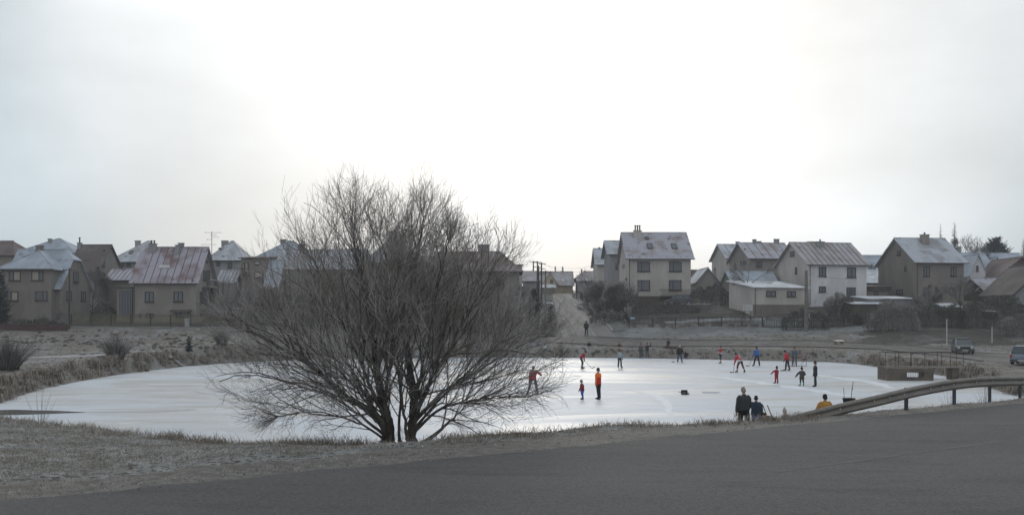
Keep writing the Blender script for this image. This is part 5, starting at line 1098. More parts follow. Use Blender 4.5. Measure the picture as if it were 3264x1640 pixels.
def stick(label, top, bot, blade, name='hockey_stick', col=(.02, .02, .02), r=.016):
    """hockey stick from the hands to the ice with its angled blade"""
    bot = Vector(bot); top = Vector(top); top = top + (top - bot).normalized() * .14; root = empty(name, bot, label=label, cat='hockey stick', group='hockey sticks'); b = MB(); b.tube([(0, 0, 0), top - bot], r, 6); b.build('shaft', cloth(col), root)
    bl = Vector(blade).normalized(); n_ = Vector((-bl.y, bl.x, 0)) * .008; u = Vector((0, 0, .065)); q = MB(); p0 = -bl * .02; p1 = bl * .3 + Vector((0, 0, .012)); q.add([p0 - n_, p1 - n_, p1 - n_ + u, p0 - n_ + u, p0 + n_, p1 + n_, p1 + n_ + u, p0 + n_ + u], [(0, 1, 2, 3), (7, 6, 5, 4), (0, 4, 5, 1), (3, 2, 6, 7), (0, 3, 7, 4), (1, 5, 6, 2)]); q.build('blade', cloth((.02, .02, .02)), root)
    return root
RED = (.42, .035, .045); DRED = (.22, .03, .045); BLK = (.02, .02, .022); NAVY = (.035, .055, .12); GRN = (.035, .045, .042); JEAN = (.05, .08, .15)
def mid(a, b, t=.5): return Vector(a) * (1 - t) + Vector(b) * t
person('adult in orange and red jacket with long black trousers, beside a small child', 1907, 1271, 1.75, yaw=120, top=(.72, .17, .03), sleeves=(.5, .03, .03), legs=(.025, .025, .025), coat=.45, armL=(8, 6, 10), armR=(-5, 8, 12), legL=(5, 7, 4), legR=(-7, 3, 4), skates=False, hat=BLK, bulk=1.05, group='people on and around the ice')
person('small child in dark red jacket and bright blue trousers next to the orange jacket', 1857, 1272, 1.15, yaw=115, top=DRED, legs=(.03, .09, .42), lean=8, armL=(25, 8, 20), armR=(10, 8, 30), legL=(14, 5, 18), legR=(2, 4, 26), hat=(.13, .13, .14), bulk=1.05)
person('skater in red jacket and grey jeans half behind the branches, legs apart', 1700, 1258, 1.68, yaw=170, top=(.33, .05, .06), legs=(.07, .085, .12), lean=0, armL=(35, 60, 40), armR=(10, 8, 12), legL=(2, 12, 2), legR=(-2, 17, 2), hat=(.09, .08, .08), head_pitch=8)
p = person('hockey player in dark red jersey bending forward with stick stretched to the right', 1852, 1174, 1.72, yaw=-80, top=(.30, .035, .05), legs=(.03, .025, .028), lean=38, armL=(18, 6, 12), armR=(30, 6, 15), legL=(28, 6, 30), legR=(12, 6, 28), hat=BLK, socks=((.6, .5, .52), (.3, .05, .06)))
stick('stick held out by the dark red hockey player near the willow tips', p['W']('R'), (WX(1887, p['Y']), p['Y'], .015), (1, -.1, .35))
person('skater in light grey-blue jacket and black trousers left of the shore onlookers', 1975, 1172, 1.66, yaw=-30, top=(.30, .36, .40), legs=(.035, .035, .045), lean=12, side=-5, armL=(18, 8, 30), armR=(5, 10, 15), legL=(12, 6, 12), legR=(-6, 10, 10), hat=(.06, .03, .03))
person('onlooker in beige-grey jacket standing on the far shore below the street', 1789, 1136, 1.74, yaw=165, gz=.03, Y=114.3, top=(.19, .18, .165), legs=(.045, .045, .05), coat=.2, armL=(15, 5, 45), armR=(15, 5, 45), skates=False, hat=BLK, legL=(2, 2, 2), legR=(-2, 2, 2))
person('onlooker in plain grey clothes at the far shore, left one of a pair', 2043, 1139, 1.68, yaw=150, Y=112.6, gz=.03, top=(.09, .09, .095), legs=(.07, .075, .09), coat=.3, skates=False, hat=(.05, .04, .04), legL=(2, 2, 2), legR=(-2, 2, 2))
person('onlooker in black jacket raising an arm to the head at the far shore', 2063, 1140, 1.70, yaw=200, Y=112.4, gz=.03, top=(.03, .035, .04), legs=(.07, .085, .11), armL=(95, 25, 95), armR=(10, 8, 15), skates=False, hat=BLK, legL=(2, 3, 2), legR=(-2, 3, 2), shoe=(.4, .4, .4))
Yq = 113.4
person('dark-clad onlooker standing higher up on the far bank with hands together', 2130, 1119, 1.22, yaw=180, Y=Yq + .4, gz=H(WX(2130, Yq + .4), Yq + .4), top=(.04, .05, .055), legs=(.04, .05, .055), lean=8, armL=(30, 12, 70), armR=(30, 12, 70), skates=False, hat=(.06, .05, .045), legL=(2, 8, 2), legR=(-2, 8, 2), bulk=1.15)
p = person('white-haired man in black jacket and blue jeans holding a stick upright on the ice', 2167, 1154, 1.75, yaw=178, top=(.025, .025, .03), legs=(.06, .085, .15), coat=.25, armL=(15, 22, 30), armR=(14, 26, 25), legL=(2, 8, 2), legR=(-2, 8, 2), hat=None, hair=(.62, .60, .57), skates=False, bulk=1.25)
stick('long stick in the right hand of the white-haired man', p['W']('R'), (WX(2150, p['Y']), p['Y'], .015), (-1, .1, .0), col=(.45, .42, .38), r=.014)
person('person in black crouching at the edge of the ice beside the white-haired man', 2192, 1142, 1.6, yaw=100, Y=110.6, top=BLK, legs=(.035, .035, .04), lean=58, armL=(25, 5, 20), armR=(25, 5, 20), legL=(95, 10, 125), legR=(80, 8, 120), hat=BLK, head_pitch=20)
person('skater in bright red jersey with white hem and striped socks facing left', 2297, 1157, 1.72, yaw=100, top=RED, stripe=(.62, .62, .62), legs=(.05, .055, .06), armL=(12, 4, 30), armR=(5, 4, 25), legL=(5, 3, 8), legR=(-2, 3, 8), hat=(.03, .04, .04), socks=((.45, .05, .05), (.65, .5, .48)))
p = person('hockey player in red and white numbered jersey leaning over a stick', 2360, 1187, 1.78, yaw=28, top=(.45, .035, .05), stripe=(.6, .57, .56), legs=(.12, .05, .05), lean=32, side=-12, armL=(45, 14, 15), armR=(40, 10, 35), legL=(28, 2, 22), legR=(2, 22, 12), hat=BLK, socks=((.30, .05, .06), (.6, .58, .56)), number='22', bulk=1.12, head_yaw=30)
stick('black stick of the numbered red and white hockey player', p['W']('L'), (WX(2338, p['Y'] - .3), p['Y'] - .3, .015), (-1, -.1, 0))
p = person('skater in blue jacket and dark brown trousers with a stick pointing left', 2413, 1166, 1.78, yaw=15, top=(.05, .13, .36), legs=(.045, .038, .038), lean=6, armL=(20, 8, 30), armR=(30, 2, 40), legL=(4, 14, 4), legR=(-4, 8, 4), hat=(.04, .03, .03), bulk=1.2)
stick('stick of the blue-jacketed skater reaching towards the numbered player', p['W']('L'), (WX(2387, p['Y'] - .2), p['Y'] - .2, .015), (-1, 0, 0))
p = person('skater in red jacket and dark green trousers standing before the goal', 2510, 1181, 1.75, yaw=60, top=(.45, .04, .05), legs=(.045, .06, .065), lean=16, armL=(15, 6, 25), armR=(5, 10, 35), legL=(12, 5, 10), legR=(-6, 6, 8), hat=BLK, head_yaw=30, bulk=1.15)
stick('light stick held low by the red and dark green skater', p['W']('L'), (WX(2497, p['Y'] - .3), p['Y'] - .3, .015), (-1, -.2, 0), col=(.5, .48, .45), r=.012)
p = person('skater in dull grey-blue clothes beside the goal frame', 2533, 1166, 1.76, yaw=165, top=(.08, .12, .16), legs=(.06, .075, .09), armL=(10, 5, 20), armR=(5, 5, 10), legL=(4, 3, 4), legR=(-4, 6, 4), hat=(.05, .04, .04), coat=.3)
stick('thin grey stick leaning from the grey-blue skater down to the ice', p['W']('R'), (WX(2514, p['Y']), p['Y'], .015), (-1, 0, 0), col=(.2, .2, .2), r=.012)
person('small child in red snowsuit and dark pointed hat with one arm stretched out', 2475, 1221, 1.22, yaw=30, top=(.30, .03, .05), legs=(.30, .03, .05), armL=(12, 65, 12), armR=(8, 5, 25), legL=(3, 3, 4), legR=(-3, 3, 4), hat=BLK, pom=True, bulk=1.15, side=5)
person('child in black and pale patterned top and teal boots with arms spread', 2556, 1229, 1.30, yaw=15, top=(.08, .07, .065), sleeves=BLK, legs=(.05, .05, .045), armL=(10, 50, 20), armR=(5, 35, 70), legL=(4, 4, 4), legR=(-4, 4, 4), hat=BLK, coat=.6, bulk=1.2, socks=((.10, .32, .32), (.10, .32, .32)), shoe=(.10, .30, .30), pom=True)
person('tall person in dark green coat and black pointed hat right of the two children', 2599, 1231, 1.66, yaw=80, top=(.035, .045, .045), legs=(.028, .042, .04), coat=.5, armL=(8, 3, 15), armR=(-8, 8, 20), legL=(3, 2, 2), legR=(-2, 2, 2), hat=BLK, pom=True, skates=False)
person('grey-haired man in grey jacket seen from behind, walking with a child on the near ice', 2371, 0, 1.90, Y=38.4, yaw=8, top=(.045, .048, .05), legs=(.02, .018, .018), coat=-.08, armL=(2, 9, 10), armR=(12, 14, 38), legL=(4, 4, 2), legR=(-4, 5, 4), hat=None, hair=(.22, .205, .19), skates=False, bulk=1.12, head_pitch=14, gloves=False)
person('child in navy jacket and bright blue trousers holding the hand of the grey-haired man', 2410, 0, 1.50, Y=39.2, yaw=-8, top=(.035, .05, .075), legs=(.035, .10, .36), armL=(8, 48, 10), armR=(5, 12, 12), legL=(3, 4, 4), legR=(-3, 4, 4), hat=BLK, skates=False, bulk=1.22, coat=.1)
Yk = 37.0; zk = H(WX(2468, Yk), Yk)
person('dark-haired person sitting low behind the near bank with only the head showing', 2469, 0, 1.62, Y=Yk-.6, gz=zk, yaw=60, top=(.05, .06, .08), legs=BLK, lean=35, armL=(40, 5, 40), armR=(40, 5, 40), legL=(80, 12, 110), legR=(80, 12, 110), hat=None, hair=(.012, .012, .012), skates=False, head_pitch=25, bulk=1.2)
person('small child with pale striped bobble hat, only the hat above the bank', 2508, 0, 1.12, Y=Yk, gz=H(WX(2508, Yk), Yk), yaw=20, top=(.2, .2, .22), legs=BLK, lean=15, legL=(10, 5, 20), legR=(5, 5, 20), hat=(.36, .34, .33), pom=True, skates=False)
Yo = 37.6
person('person in mustard yellow jacket and black cap behind the buried end of the guardrail', 2630, 0, 1.68, Y=Yo, gz=.0, yaw=5, top=(.42, .23, .06), legs=BLK, armL=(15, 22, 30), armR=(15, 18, 35), hat=BLK, skates=False, bulk=1.3, legL=(3, 4, 4), legR=(-3, 4, 4))
Yw = 126.5
person('lone walker in dark hooded jacket in the middle of the street foot', 1869, 0, 1.84, Y=Yw, gz=H(WX(1869, Yw), Yw) + .07, yaw=175, top=(.03, .033, .04), legs=(.03, .045, .055), armL=(12, 14, 60), armR=(12, 14, 60), legL=(3, 2, 2), legR=(-3, 2, 2), hat=(.03, .03, .035), hood=True, skates=False, coat=.2, bulk=1.15)
# ---------------------------------------------------------------- guardrail
STL = mat('galvanised_steel', (.18, .17, .152), (.14, .132, .118), (.10, .085, .07), scale=2.5, rough=.55, spec=.4, metal=.35, cscale=9, c_lo=.62, c_hi=.75); POST = plain('post_steel', (.06, .075, .09), .6, .3, .3); BOLT = plain('bolt', (.6, .6, .58), .5)
G = [(2515, 26.0, 1326), (2560, 26.0, 1313), (2625, 26.2, 1297), (2700, 26.5, 1279), (2790, 27.0, 1259), (2887, 27.8, 1236), (2950, 28.5, 1223), (3020, 29.3, 1211), (3090, 30.2, 1203), (3160, 31.2, 1199), (3264, 33.0, 1198), (3420, 36.5, 1196), (3600, 41, 1190)]
GP = [W(x, y, Y) for x, Y, y in G]; root = empty('guardrail', (GP[5].x, GP[5].y, 2.0), label='steel guardrail whose left end dips into the verge', cat='guardrail')
def cat_(P, n=6):
    o = []
    for i in range(len(P) - 1):
        a, b, c, d = P[max(i - 1, 0)], P[i], P[i + 1], P[min(i + 2, len(P) - 1)]
        for j in range(n): t = j / n; o.append(.5 * ((2 * b) + (c - a) * t + (2 * a - 5 * b + 4 * c - d) * t * t + (-a + 3 * b - 3 * c + d) * t ** 3))
    return o + [P[-1]]
GC = cat_(GP); prof = [(0, 0), (.045, -.012), (.075, -.055), (.075, -.085), (.012, -.125), (.012, -.175), (.075, -.215), (.075, -.245), (.045, -.29), (0, -.31)]   # towards the road, down
vs = []; n = len(prof); off = root.location
for i, p in enumerate(GC):
    t = (GC[min(i + 1, len(GC) - 1)] - GC[max(i - 1, 0)]); t.z = 0; t.normalize(); nr = Vector((t.y, -t.x, 0))
    for th_ in (0, .005):
        for a, z in prof: vs.append(p + nr * (a + th_) + Vector((0, 0, z)) - off)
fs = []
for i in range(len(GC) - 1):
    for j in range(n - 1): a = i * 2 * n + j; fs.append((a, a + 1, a + 1 + 2 * n, a + 2 * n)); b = a + n; fs.append((b, b + 2 * n, b + 1 + 2 * n, b + 1))
    for j in (0, n - 1): a = i * 2 * n + j; fs.append((a, a + n, a + 3 * n, a + 2 * n))
fixn(MB().add(vs, fs).build('beam', STL, root, True))
def at_px(px):
    for a, b in zip(GC, GC[1:]):
        xa, xb = CX + a.x / a.y * F, CX + b.x / b.y * F
        if xa <= px <= xb: return a.lerp(b, (px - xa) / (xb - xa)), (b - a).normalized()
for px in (2897, 3050, 3163, 3259, 3345):
    p, t = at_px(px); t.z = 0; t.normalize(); nr = Vector((t.y, -t.x, 0)); b = MB(); c = p - nr * .06 - off
    M = Matrix.Translation(Vector((c.x, c.y, 0))) @ Matrix(((t.x, nr.x, 0), (t.y, nr.y, 0), (0, 0, 1))).to_4x4()
    b.box(-.05, -.006, -.7, .05, 0, c.z - .01, M); b.box(-.056, -.05, -.7, -.05, .01, c.z - .01, M); b.box(.05, -.05, -.7, .056, .01, c.z - .01, M); b.build('post', POST, root)
for px in (2676, 2784, 2833, 2879, 2963, 3001, 3037, 3110, 3160, 3215, 3258):
    p, t = at_px(px); t.z = 0; t.normalize(); nr = Vector((t.y, -t.x, 0)); c = p + nr * .02 + Vector((0, 0, -.15)) - off; MB().tube([c, c + nr * .015, c + nr * .02], [.024, .022, .012], 8).build('bolt', BOLT, root)
# ---------------------------------------------------------------- sluice with footbridge
CONC = mat('sluice_concrete', (.13, .108, .085), (.085, .075, .062), (.18, .16, .135), scale=.9, cscale=4, rough=.95, bump=.02, bscale=8); RUST = plain('railing_rust', (.06, .05, .045), .8)
Ys = Yice(1212); sx0 = WX(2829, Ys); z1 = CH - (1174 - HY) / F * Ys; root = empty('sluice', (sx0, Ys, 0), label='brown concrete sluice box with barred opening, carrying a railed footbridge', cat='sluice')
w1 = WX(2976, Ys) - sx0; lx = WX(2840, Ys) - sx0; o1 = WX(2891, Ys) - sx0; o2 = WX(2945, Ys) - sx0; oz0 = CH - (1201 - HY) / F * Ys; oz1 = CH - (1186 - HY) / F * Ys
b = MB(); t = .28; b.box(lx, 0, -.5, o1, t, z1); b.box(o2, 0, -.5, w1, t, z1 - .12); b.box(o1, .0, -.5, o2, t, oz0); b.box(o1, 0, oz1, o2, t, z1); b.box(0, .02, -.5, lx - .004, 2.0, z1 + .04); b.box(w1 - .3, t + .004, -.5, w1, 2.0, z1 - .13); b.build('box_wall', CONC, root)
b = MB()
for i in range(1, 9): x = o1 + (o2 - o1) * i / 9; b.tube([(x, .1, oz0 - .02), (x, .1, oz1 + .02)], .014, 5)
b.build('bars', RUST, root)
dx = WX(3072, Ys + 1) - sx0; b = MB(); b.box(lx - .15, .9, z1 + .005, dx, 2.1, z1 + .09); b.build('deck', CONC, root); b = MB(); b.box(lx - .15, .82, z1 + .01, dx + .02, .895, z1 + .12); b.build('deck_edge', plain('deck_edge_snow', (.26, .25, .24)), root)
b = MB(); xq = WX(3046, Ys + 1) - sx0; b.box(xq - .25, 1.0, -.5, xq + .25, 2.0, z1 + .0); b.build('pier', CONC, root)
for yy_, nm in ((.95, 'railing'), (2.05, 'railing')):
    b = MB(); zt = z1 + 1.12; b.tube([(lx - .1, yy_, zt), (dx + .2, yy_, zt)], .022, 5); k = 6 if yy_ < 1 else 5
    for i in range(k + 1): x = lx - .05 + (dx - lx) * i / k; b.tube([(x, yy_, z1 + .09), (x, yy_, zt)], .02, 5)
    b.build('railing', RUST, root)
# ---------------------------------------------------------------- goal, things on the ice
Yg = Yice(1167); xg = WX(2551, Yg); root = empty('goal', (xg, Yg, 0), R(28), label='small ice hockey goal frame beside the grey-blue skater', cat='goal', ); b = MB(); gw, gh, gd = .75, 1.0, .6
b.tube([(-gw, 0, .03), (-gw, 0, gh), (gw, 0, gh), (gw, 0, .03)], .028, 6); fr = b.build('goal_frame', plain('goal_red', (.30, .12, .10)), root)
b = MB(); b.tube([(-gw, 0, .03), (-gw * .9, gd, .03), (gw * .9, gd, .03), (gw, 0, .03)], .022, 6); b.tube([(-gw, 0, gh), (-gw * .9, gd, .03)], .015, 5); b.tube([(gw, 0, gh), (gw * .9, gd, .03)], .015, 5); b.build('goal_base', METAL, root)
b = MB()
for i in range(13): x = -gw + 2 * gw * i / 12; b.tube([(x, .02, gh), (x * .9, gd, .03)], .003, 3)
for i in range(7): f_ = i / 7; b.tube([(-gw + .0, gd * f_, gh * (1 - f_) + .03), (gw, gd * f_, gh * (1 - f_) + .03)], .003, 3)
b.build('net', cloth((.35, .35, .35)), root)
def small(name, label, cat, px, py=None, Y=None, z=0.0, build=None, m=None, rz=0, group=None):
    Y = Y or Yice(py); root = empty(name, (WX(px, Y), Y, z), rz, label=label, cat=cat, group=group); build(root); return root
def box_on_ice(root):
    b = MB(); b.box(-.17, -.15, .0, .17, -.13, .26); b.box(-.17, .13, 0, .17, .15, .26); b.box(-.17, -.128, .0, -.15, .128, .26); b.box(.15, -.128, 0, .17, .128, .26); b.box(-.149, -.128, .002, .149, .128, .02); b.build('crate_body', cloth(BLK), root); b = MB(); b.box(-.14, -.155, .05, .08, -.151, .16); b.build('label_patch', cloth((.1, .12, .11)), root); b = MB().lathe([(.10, 0), (.11, .05), (.09, .12), (.03, .14)], (.2, -.02, 0), 10); b.build('pale_bag', cloth((.5, .5, .48)), root)
small('crate', 'small black open crate left alone in the middle of the ice', 'crate', 2181, 1256, build=box_on_ice)
def lying(x0, y0, x1, y1, label, grp='hockey sticks', col=(.05, .045, .04)):
    Ya, Yb = Yice(y0), Yice(y1); a = Vector((WX(x0, Ya), Ya, .03)); b_ = Vector((WX(x1, Yb), Yb, .02)); root = empty('hockey_stick', a, label=label, cat='hockey stick', group=grp); MB().tube([(0, 0, 0), b_ - a], .017, 6).build('shaft', cloth(col), root); d = (b_ - a).normalized(); q = MB(); n_ = Vector((-d.y, d.x, 0)) * .12; q.add([(b_ - a), (b_ - a) + d * .18 + n_, (b_ - a) + d * .2 + n_ + Vector((0, 0, .012)), (b_ - a) + Vector((0, 0, .02)), (b_ - a) + d * .15 + n_ * 1.5], [(0, 1, 4), (3, 2, 4), (0, 3, 2, 1)]); q.build('blade', cloth(BLK), root)
lying(2238, 1251.5, 2288, 1251, 'stick lying flat on the ice right of the black crate')
lying(2162, 1248.5, 2176, 1251, 'short stick end lying against the black crate')
def shovel(px, y0, px1, y1, Y, label):
    a = W(px, y0, Y); b_ = W(px1, y1, Y); d = (b_ - a).normalized(); root = empty('snow_shovel', (b_.x, b_.y, b_.z), label=label, cat='shovel', group='tools stuck in the near bank'); g_ = H(b_.x, b_.y); e = (b_ - a) ; k = (g_ - b_.z) / d.z; foot = d * max(k, 0); b = MB(); b.tube([a - b_, foot], .018, 6); b.build('handle', cloth((.10, .07, .05)), root); fx = foot
    q = MB(); q.box(-.18, -.012, -.05, .18, .012, .28, Matrix.Translation(fx)); q.build('scoop', cloth((.08, .08, .085)), root)
shovel(2430, 1287, 2443, 1320, 37.5, 'left of two shovel handles leaning on the near bank'); shovel(2446, 1290, 2457, 1318, 37.2, 'right of two shovel handles leaning on the near bank')
def tub(root):
    b = MB(); b.lathe([(.13, 0), (.19, .34), (.2, .34), (.2, .36), (.17, .36), (.12, .03)], (0, 0, 0), 12); b.build('tub_body', cloth((.03, .04, .045)), root); b = MB(); b.tube([(-.13, 0, .1), (-.16, 0, .68)], .008, 4); b.tube([(.04, 0, .1), (.09, 0, .6), (.13, 0, .86)], .009, 4); b.tube([(.08, 0, .6), (.12, 0, .66)], .01, 4); b.build('sticks', cloth((.05, .045, .04)), root)
Yt_ = 30.5; zt_ = CH - (1268 - HY) / F * Yt_ - .36; small('tub', 'dark tub with two thin sticks behind the guardrail', 'tub', 2706, Y=Yt_, z=zt_, build=tub)
def stonepile(root): 
    r = random.Random(2); b = MB()
    for i in range(7):
        x, y, z, q = r.gauss(0, .25), r.gauss(0, .2), r.uniform(0, .12), r.uniform(.12, .25); b.lathe([(q * .5, z - .1), (q, z + q * .2), (q * .8, z + q * .7), (q * .2, z + q)], (x, y, 0), 7)
    b.build('heap_body', cloth((.10, .075, .06)), root)
def bag(c):
    def f(root): b = MB().lathe([(.16, 0), (.24, .1), (.22, .26), (.12, .36), (.05, .38)], (0, 0, 0), 9); b.lathe([(.06, .05), (.1, .1), (.09, .2), (.03, .24)], (.2, -.1, 0), 8); b.build('bag_body', cloth(c), root, True); q = MB(); q.tube([(-.1, 0, .33), (-.06, 0, .46), (.06, 0, .46), (.1, 0, .33)], .012, 5); q.build('strap', cloth(BLK), root)
    return f
for nm, lb, ct, px, Y, bf in (('bag', 'blue bag on the far bank near the willow tips', 'bag', 1716, 118.5, bag((.10, .16, .32))), ('bag', 'pale bag at the far edge of the ice near the willow tips', 'bag', 1736, 115.8, bag((.42, .46, .48))), ('bag', 'dark bag on the far bank above the bending hockey player', 'bag', 1877, 118.2, bag(BLK)),
                              ('bag', 'reddish dark bag on the far bank right behind the light grey-blue skater', 'bag', 1974, 118, bag((.12, .05, .04))), ('heap', 'dark brown heap at the far edge of the ice below the standing onlooker', 'heap', 2131, 114.4, stonepile), ('heap', 'dark brown heap left of the white-haired man', 'heap', 2146, 113.6, stonepile)):
    small(nm, lb, ct, px, Y=Y, z=H(WX(px, Y), Y) - .02, build=bf, group='things left on the far bank')
# tipped bench on the right bank
Yb = 113.0; xb = WX(2672, Yb); root = empty('bench', (xb, Yb, H(xb, Yb)), R(35), label='pale plank bench standing on the far right bank', cat='bench'); root.rotation_euler.x = R(18); MB().box(-.75, -.2, .42, .75, .2, .48).build('seat', plain('plank_pale', (.6, .58, .52)), root)
for x in (-.55, .55): MB().box(x - .05, -.16, -.2, x + .05, .16, .418).build('leg', plain('bench_leg', (.2, .17, .09)), root)
# ---------------------------------------------------------------- poles and wires
POLEC = mat('pole_concrete', (.17, .165, .155), (.12, .115, .11), scale=1.5, rough=.9); WOOD = plain('pole_wood', (.055, .05, .045), .9)
def pole(px, Y, ytop, w, label, arms=1, m=WOOD, name='utility_pole', extra=None, ybase=None, box=False):
    X = WX(px, Y); zb = H(X, Y) - .2; zt = CH - (ytop - HY) / F * Y - zb; root = empty(name, (X, Y, zb), label=label, cat='utility pole', group='utility poles'); b = MB()
    if box: b.tube([(0, 0, 0), (0, 0, zt * .5), (0, 0, zt)], [w * .62, w * .55, w * .42], 4)
    else: b.tube([(0, 0, 0), (0, 0, zt * .5), (0, 0, zt)], [w / 2 * 1.1, w / 2, w / 2 * .8], 8)
    b.build('shaft', m, root)
    for i in range(arms):
        z = zt - .25 - i * .9; MB().box(-.75 + .1 * i, -.05 - w / 2, z - .05, .75 - .1 * i, .04 - w / 2, z + .05).build('cross_arm', METAL, root)
        for x in (-.65, -.3, .3, .65): MB().lathe([(.03, z + .051), (.05, z + .1), (.05, z + .16), (.02, z + .19)], (x, -w / 2, 0), 6).build('insulator', plain('insulator', (.12, .11, .1)), root)
    return Vector((X, Y, zb + zt))
tA = pole(221, 122.5, 854, .22, 'wooden pole with short cross-arm before the far left brown house', 1)
tB = pole(1739, 128.5, 861, .26, 'pale pole at the left kerb of the street foot', 1, POLEC)
tC = pole(1700, 205, 831, .3, 'left rear pole of the cluster above the street', 1); tD = pole(1713, 190, 832, .3, 'middle pole of the cluster above the street', 2); tE = pole(1726, 178, 836, .3, 'right pole of the cluster above the street, with three cross-arms', 3); tG = pole(1717, 160, 846, .22, 'short pole just below the cluster above the street', 0)
tF = pole(2570, 127, 862, .42, 'thick square concrete pole before the white house', 0, POLEC, box=True)
MB().box(.28, -.1, 1.9, .40, .1, 2.5).build('meter_box', plain('meter_box', (.3, .3, .3)), [o for o in C.objects if o.type == 'EMPTY' and o.get('label', '').startswith('thick square')][0])
def wire(a, b, sag, label):
    a, b = Vector(a), Vector(b); m = (a + b) / 2; pts = [a.lerp(b, i / 14) - m + Vector((0, 0, -sag * 4 * (i / 14) * (1 - i / 14))) for i in range(15)]; root = MB().tube(pts, .017, 4).build('wire', METAL, None, loc=m); tag(root, label, 'wire', 'overhead wires')
hz_ = W(1896, 845, 185)
wire(tC + Vector((.5, 0, -.2)), hz_, .9, 'upper overhead wire from the pole cluster to the narrow seamed-roof house'); wire(tE + Vector((.5, 0, -.3)), hz_ + Vector((0, 0, -.3)), 1.2, 'lower overhead wire crossing above the street to the narrow house'); wire(tC + Vector((-.5, 0, 0)), W(1560, 832, 175), .5, 'overhead wire running left from the pole cluster behind the willow')
wire(tF + Vector((0, 0, -.3)), W(2840, 850, 160), 1.2, 'overhead wire from the square concrete pole to the right')
wire(tA + Vector((.6, 0, -.2)), W(600, 918, 124), .6, 'thin wire from the wooden pole past the wall of the red-roofed house'); wire(tB + Vector((.6, 0, -.2)), W(2040, 907, 140), 1.5, 'thin wire from the street foot pole towards the tall beige house')
# street lamp behind the shed left of the willow
Yl = 134; X = WX(838, Yl); zb = H(X, Yl); root = empty('street_lamp', (X, Yl, zb), label='street lamp with curved arm and pale head above the scrub, left of the willow', cat='street lamp'); zt = CH - (862 - HY) / F * Yl - zb; MB().tube([(0, 0, 0), (0, 0, zt - .3), (0, 0, zt)], [.1, .08, .07], 8).build('pole', WOOD, root); MB().tube([(0, -.02, zt - .55), (-.2, -.05, zt - .62), (-.35, -.1, zt - .6)], .03, 6).build('arm', METAL, root); MB().lathe([(.03, -.7), (.12, -.55), (.13, -.35), (.05, -.22)], (0, -.1, zt - .6), 8, 'x').build('lamp_head', plain('lamp_head', (.55, .52, .46)), root)
# tv mast
Ym = 137.0; X = WX(675, Ym); zb = H(X, Ym); zt = CH - (738 - HY) / F * Ym - zb; root = empty('antenna_mast', (X, Ym, zb), label='tall television antenna mast with several horizontal arrays over the frosted hip roof', cat='antenna'); MB().tube([(0, 0, 0), (0, 0, zt)], [.06, .035], 6).build('mast', METAL, root)
for zz, x0, x1, e_ in ((-.12, -.9, 1.35, 9), (-.45, -.05, .65, 5), (-.75, 0, 1.0, 7), (-1.05, -.65, .0, 5), (-1.75, -1.35, .6, 7)):
    b = MB(); b.tube([(x0, 0, zt + zz), (x1, 0, zt + zz)], .018, 4)
    for i in range(e_): x = x0 + (x1 - x0) * i / (e_ - 1); b.tube([(x, -.35, zt + zz), (x, .35, zt + zz)], .01, 3); 
    b.tube([(x0, 0, zt + zz - .15), (x0, 0, zt + zz + .15)], .015, 3); b.build('antenna_array', METAL, root)
# white marker posts on the right
for px, Y, yt, lb in ((3018, 112.5, 1016, 'tall thin white post at the lane fork'), (3162, 114, 1040, 'thin pale post among the right bushes')):
    X = WX(px, Y); zb = H(X, Y) - .1; zt = CH - (yt - HY) / F * Y - zb; root = empty('marker_post', (X, Y, zb), label=lb, cat='post'); MB().tube([(0, 0, 0), (0, 0, zt)], .05, 8).build('shaft', plain('post_white', (.55, .57, .57)), root); MB().tube([(0, 0, zt + .001), (0, 0, zt + .05)], [.08, .02], 8).build('cap', METAL, root)
